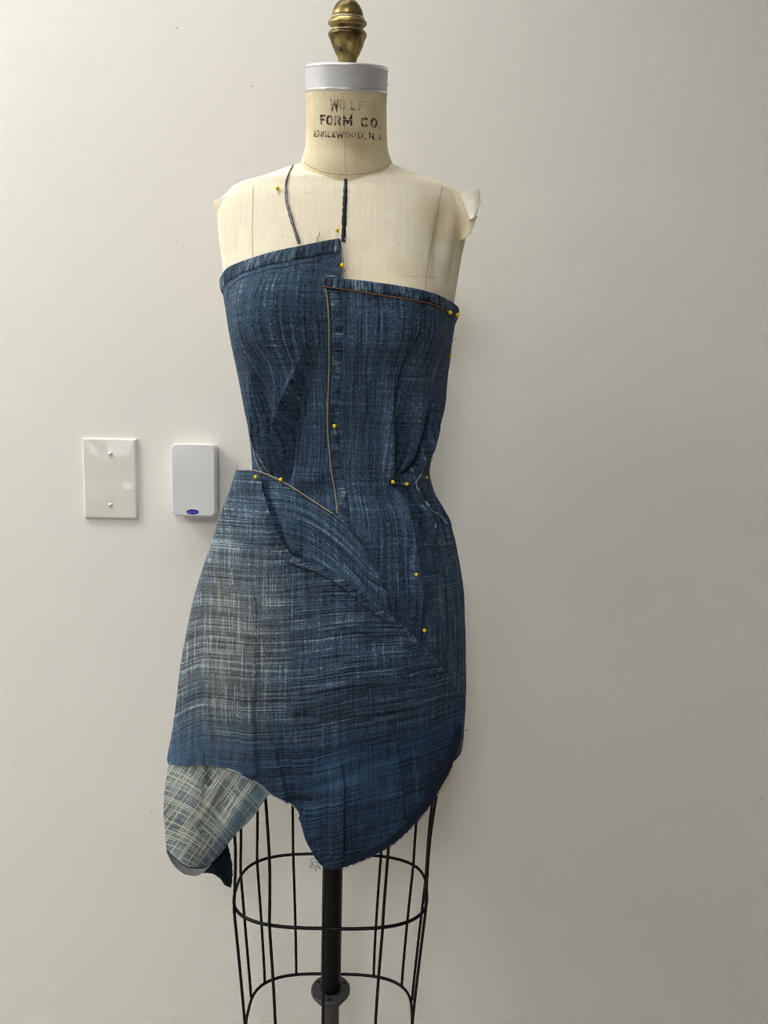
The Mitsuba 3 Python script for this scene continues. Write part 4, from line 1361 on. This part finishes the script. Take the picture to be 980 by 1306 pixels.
P = on_plane(Q[..., 0], Q[..., 1], -.250 - .014 * np.sin(np.pi * s_ * 1.6)[None, :] * (.4 + t_[:, None]))
sheet(E_ + '__dark_flap', P, np.stack([P[..., 0], P[..., 2]], -1), 'dark_denim', .0012, np.broadcast_to([0, -1.0, 0], P.shape))
labels[E_ + '__dark_flap'] = {'label': 'dark blue ragged flap behind the curled end'}

# ---- loose threads
def thread(base, P, r=.0003, b='blue_thread'):
    add(numbered(base + '__loose_thread'), tube(P, r, 5), b, True)


thread(V_, on_plane(*curve([(308, 600), (304.5, 600), (302, 596.5), (303, 594)], 20).T, -.262), .00035, 'grey_thread')
c_ = curve([(404.5, 309), (404.5, 303), (405.5, 301.5), (407.2, 300.5), (407.5, 297.5), (408, 295.5)], 24)
thread(A_, on_body(c_, .002, 24), .0003, 'dark_brown_thread')
thread(B_, on_plane(*curve([(577, 436), (579.5, 433), (582, 431.5), (584, 431)], 12).T, -.25), .00035)
thread(K_, on_plane(*curve([(590, 930), (594, 931.5), (599, 930.5)], 12).T, -.25), .0003)
tb, _ = on_drape([(404, 1094), (407, 1100)], 4, .001)
rng = np.random.default_rng(11)
pts = np.array([(405, 1096), (400, 1095), (396, 1097), (398, 1102), (395, 1106), (401, 1107), (404, 1111), (404, 1105), (409, 1108), (405, 1101), (402, 1099), (398, 1100), (400, 1104), (407, 1104)], float)
thread(K_, on_plane(*curve(pts, 90).T, tb[0, 1] - .001 + .002 * np.sin(np.linspace(0, 20, 90))), .00032)
thread(K_, on_plane(*curve([(436, 1106), (440, 1109), (443, 1107), (443, 1104.5)], 16).T, tb[0, 1]), .00025, 'grey_thread')

# ------------------------------------------------------------------ pins
HEAD = trimesh.creation.icosphere(3, 1.0)


def pin(head, tip, text, surf='bodice', lift_=.0055, depth=-.001, head_r=.0024, group=None):
    key = numbered('dressmaking_pin')
    (hx, hy), (tx, ty) = head, tip
    rf, off = {'bodice': (bod0, .0035), 'canvas': (body_r, .0), 'drape': (drape_r, .002), 'upper': (upper_r, .001)}[surf]
    ph, zh = hit(np.array([hx]), np.array([hy]), rf, off + lift_)
    pt, zt2 = hit(np.array([tx]), np.array([ty]), rf, off + depth)
    H = point(ph, zh, rf(ph, zh) + off + lift_)[0]
    # keep the head on its own line of sight even where that only grazes the cloth
    dv = ray(np.array([hx]), np.array([hy]))[0]
    H = CAM + dv * ((H - CAM) @ dv) / (dv @ dv)
    E = point(pt, zt2, rf(pt, zt2) + off + depth)[0]
    m = HEAD.copy()
    m.apply_scale(head_r)
    m.apply_translation(H)
    add(key + '__head', m, 'pin_yellow', True)
    v_ = E - H
    L = np.linalg.norm(v_)
    E2 = H + v_ / L * max(L, .006) if L > 1e-6 else H + np.array([0, .006, 0])
    add(key + '__shaft', tube(np.array([H, (H + E2) / 2, E2]), [.00035, .00035, .0002], 8), 'pin_steel', True)
    labels[key] = {'label': text, 'category': 'pin', 'group': 'yellow-headed dressmaking pins'}


pin((354, 240), (355, 253), 'yellow-headed pin stuck alone in the canvas below the left shoulder line', 'canvas', .004)
pin((430.2, 293.6), (431, 307), 'yellow-headed pin standing up at the top corner of the slanting hem', 'canvas', .006, .003)
pin((437, 338.3), (436.8, 349), 'yellow-headed pin on the centre edge between the two bodice hems', 'bodice', .003)
pin((574.6, 398.8), (568, 395), 'yellow-headed pin at the right end of the orange hem stitching', 'bodice', .003)
pin((584, 401.6), (579.5, 409), 'yellow-headed pin sticking out past the side just right of the hem end', 'bodice', .006)
pin((575.6, 454.2), (571, 457), 'yellow-headed pin sticking out of the right side below the armhole, alone', 'bodice', .004, head_r=.0018)
pin((427, 543.5), (427.2, 554), 'yellow-headed pin in the middle of the placket band', 'bodice', .004)
pin((326.3, 608.3), (324, 612), 'yellow-headed pin below the top left corner of the skirt drape', 'drape', .003)
pin((358.4, 611.6), (361, 614), 'yellow-headed pin peeping over the stitched top edge of the skirt drape', 'bodice', .007)
pin((501.5, 614.8), (508, 616), 'left one of two yellow-headed pins pinching the right waist tuck', 'bodice', .003)
pin((519.2, 617.3), (513, 617), 'right one of two yellow-headed pins pinching the right waist tuck', 'bodice', .003)
pin((531.6, 732.6), (533, 741), 'yellow-headed pin halfway down the long tuck over the right hip', 'bodice', .003)
pin((541.8, 804.2), (540, 816), 'yellow-headed pin at the lower end of the long tuck, just above the drape', 'bodice', .003)
pin((550.6, 585.2), (546, 586), 'upper one of two tiny pin heads peeping from the right waist outline', 'bodice', .001, head_r=.0016)
pin((545, 609), (541, 609), 'lower one of two tiny pin heads peeping from the right waist outline', 'bodice', .001, head_r=.0016)
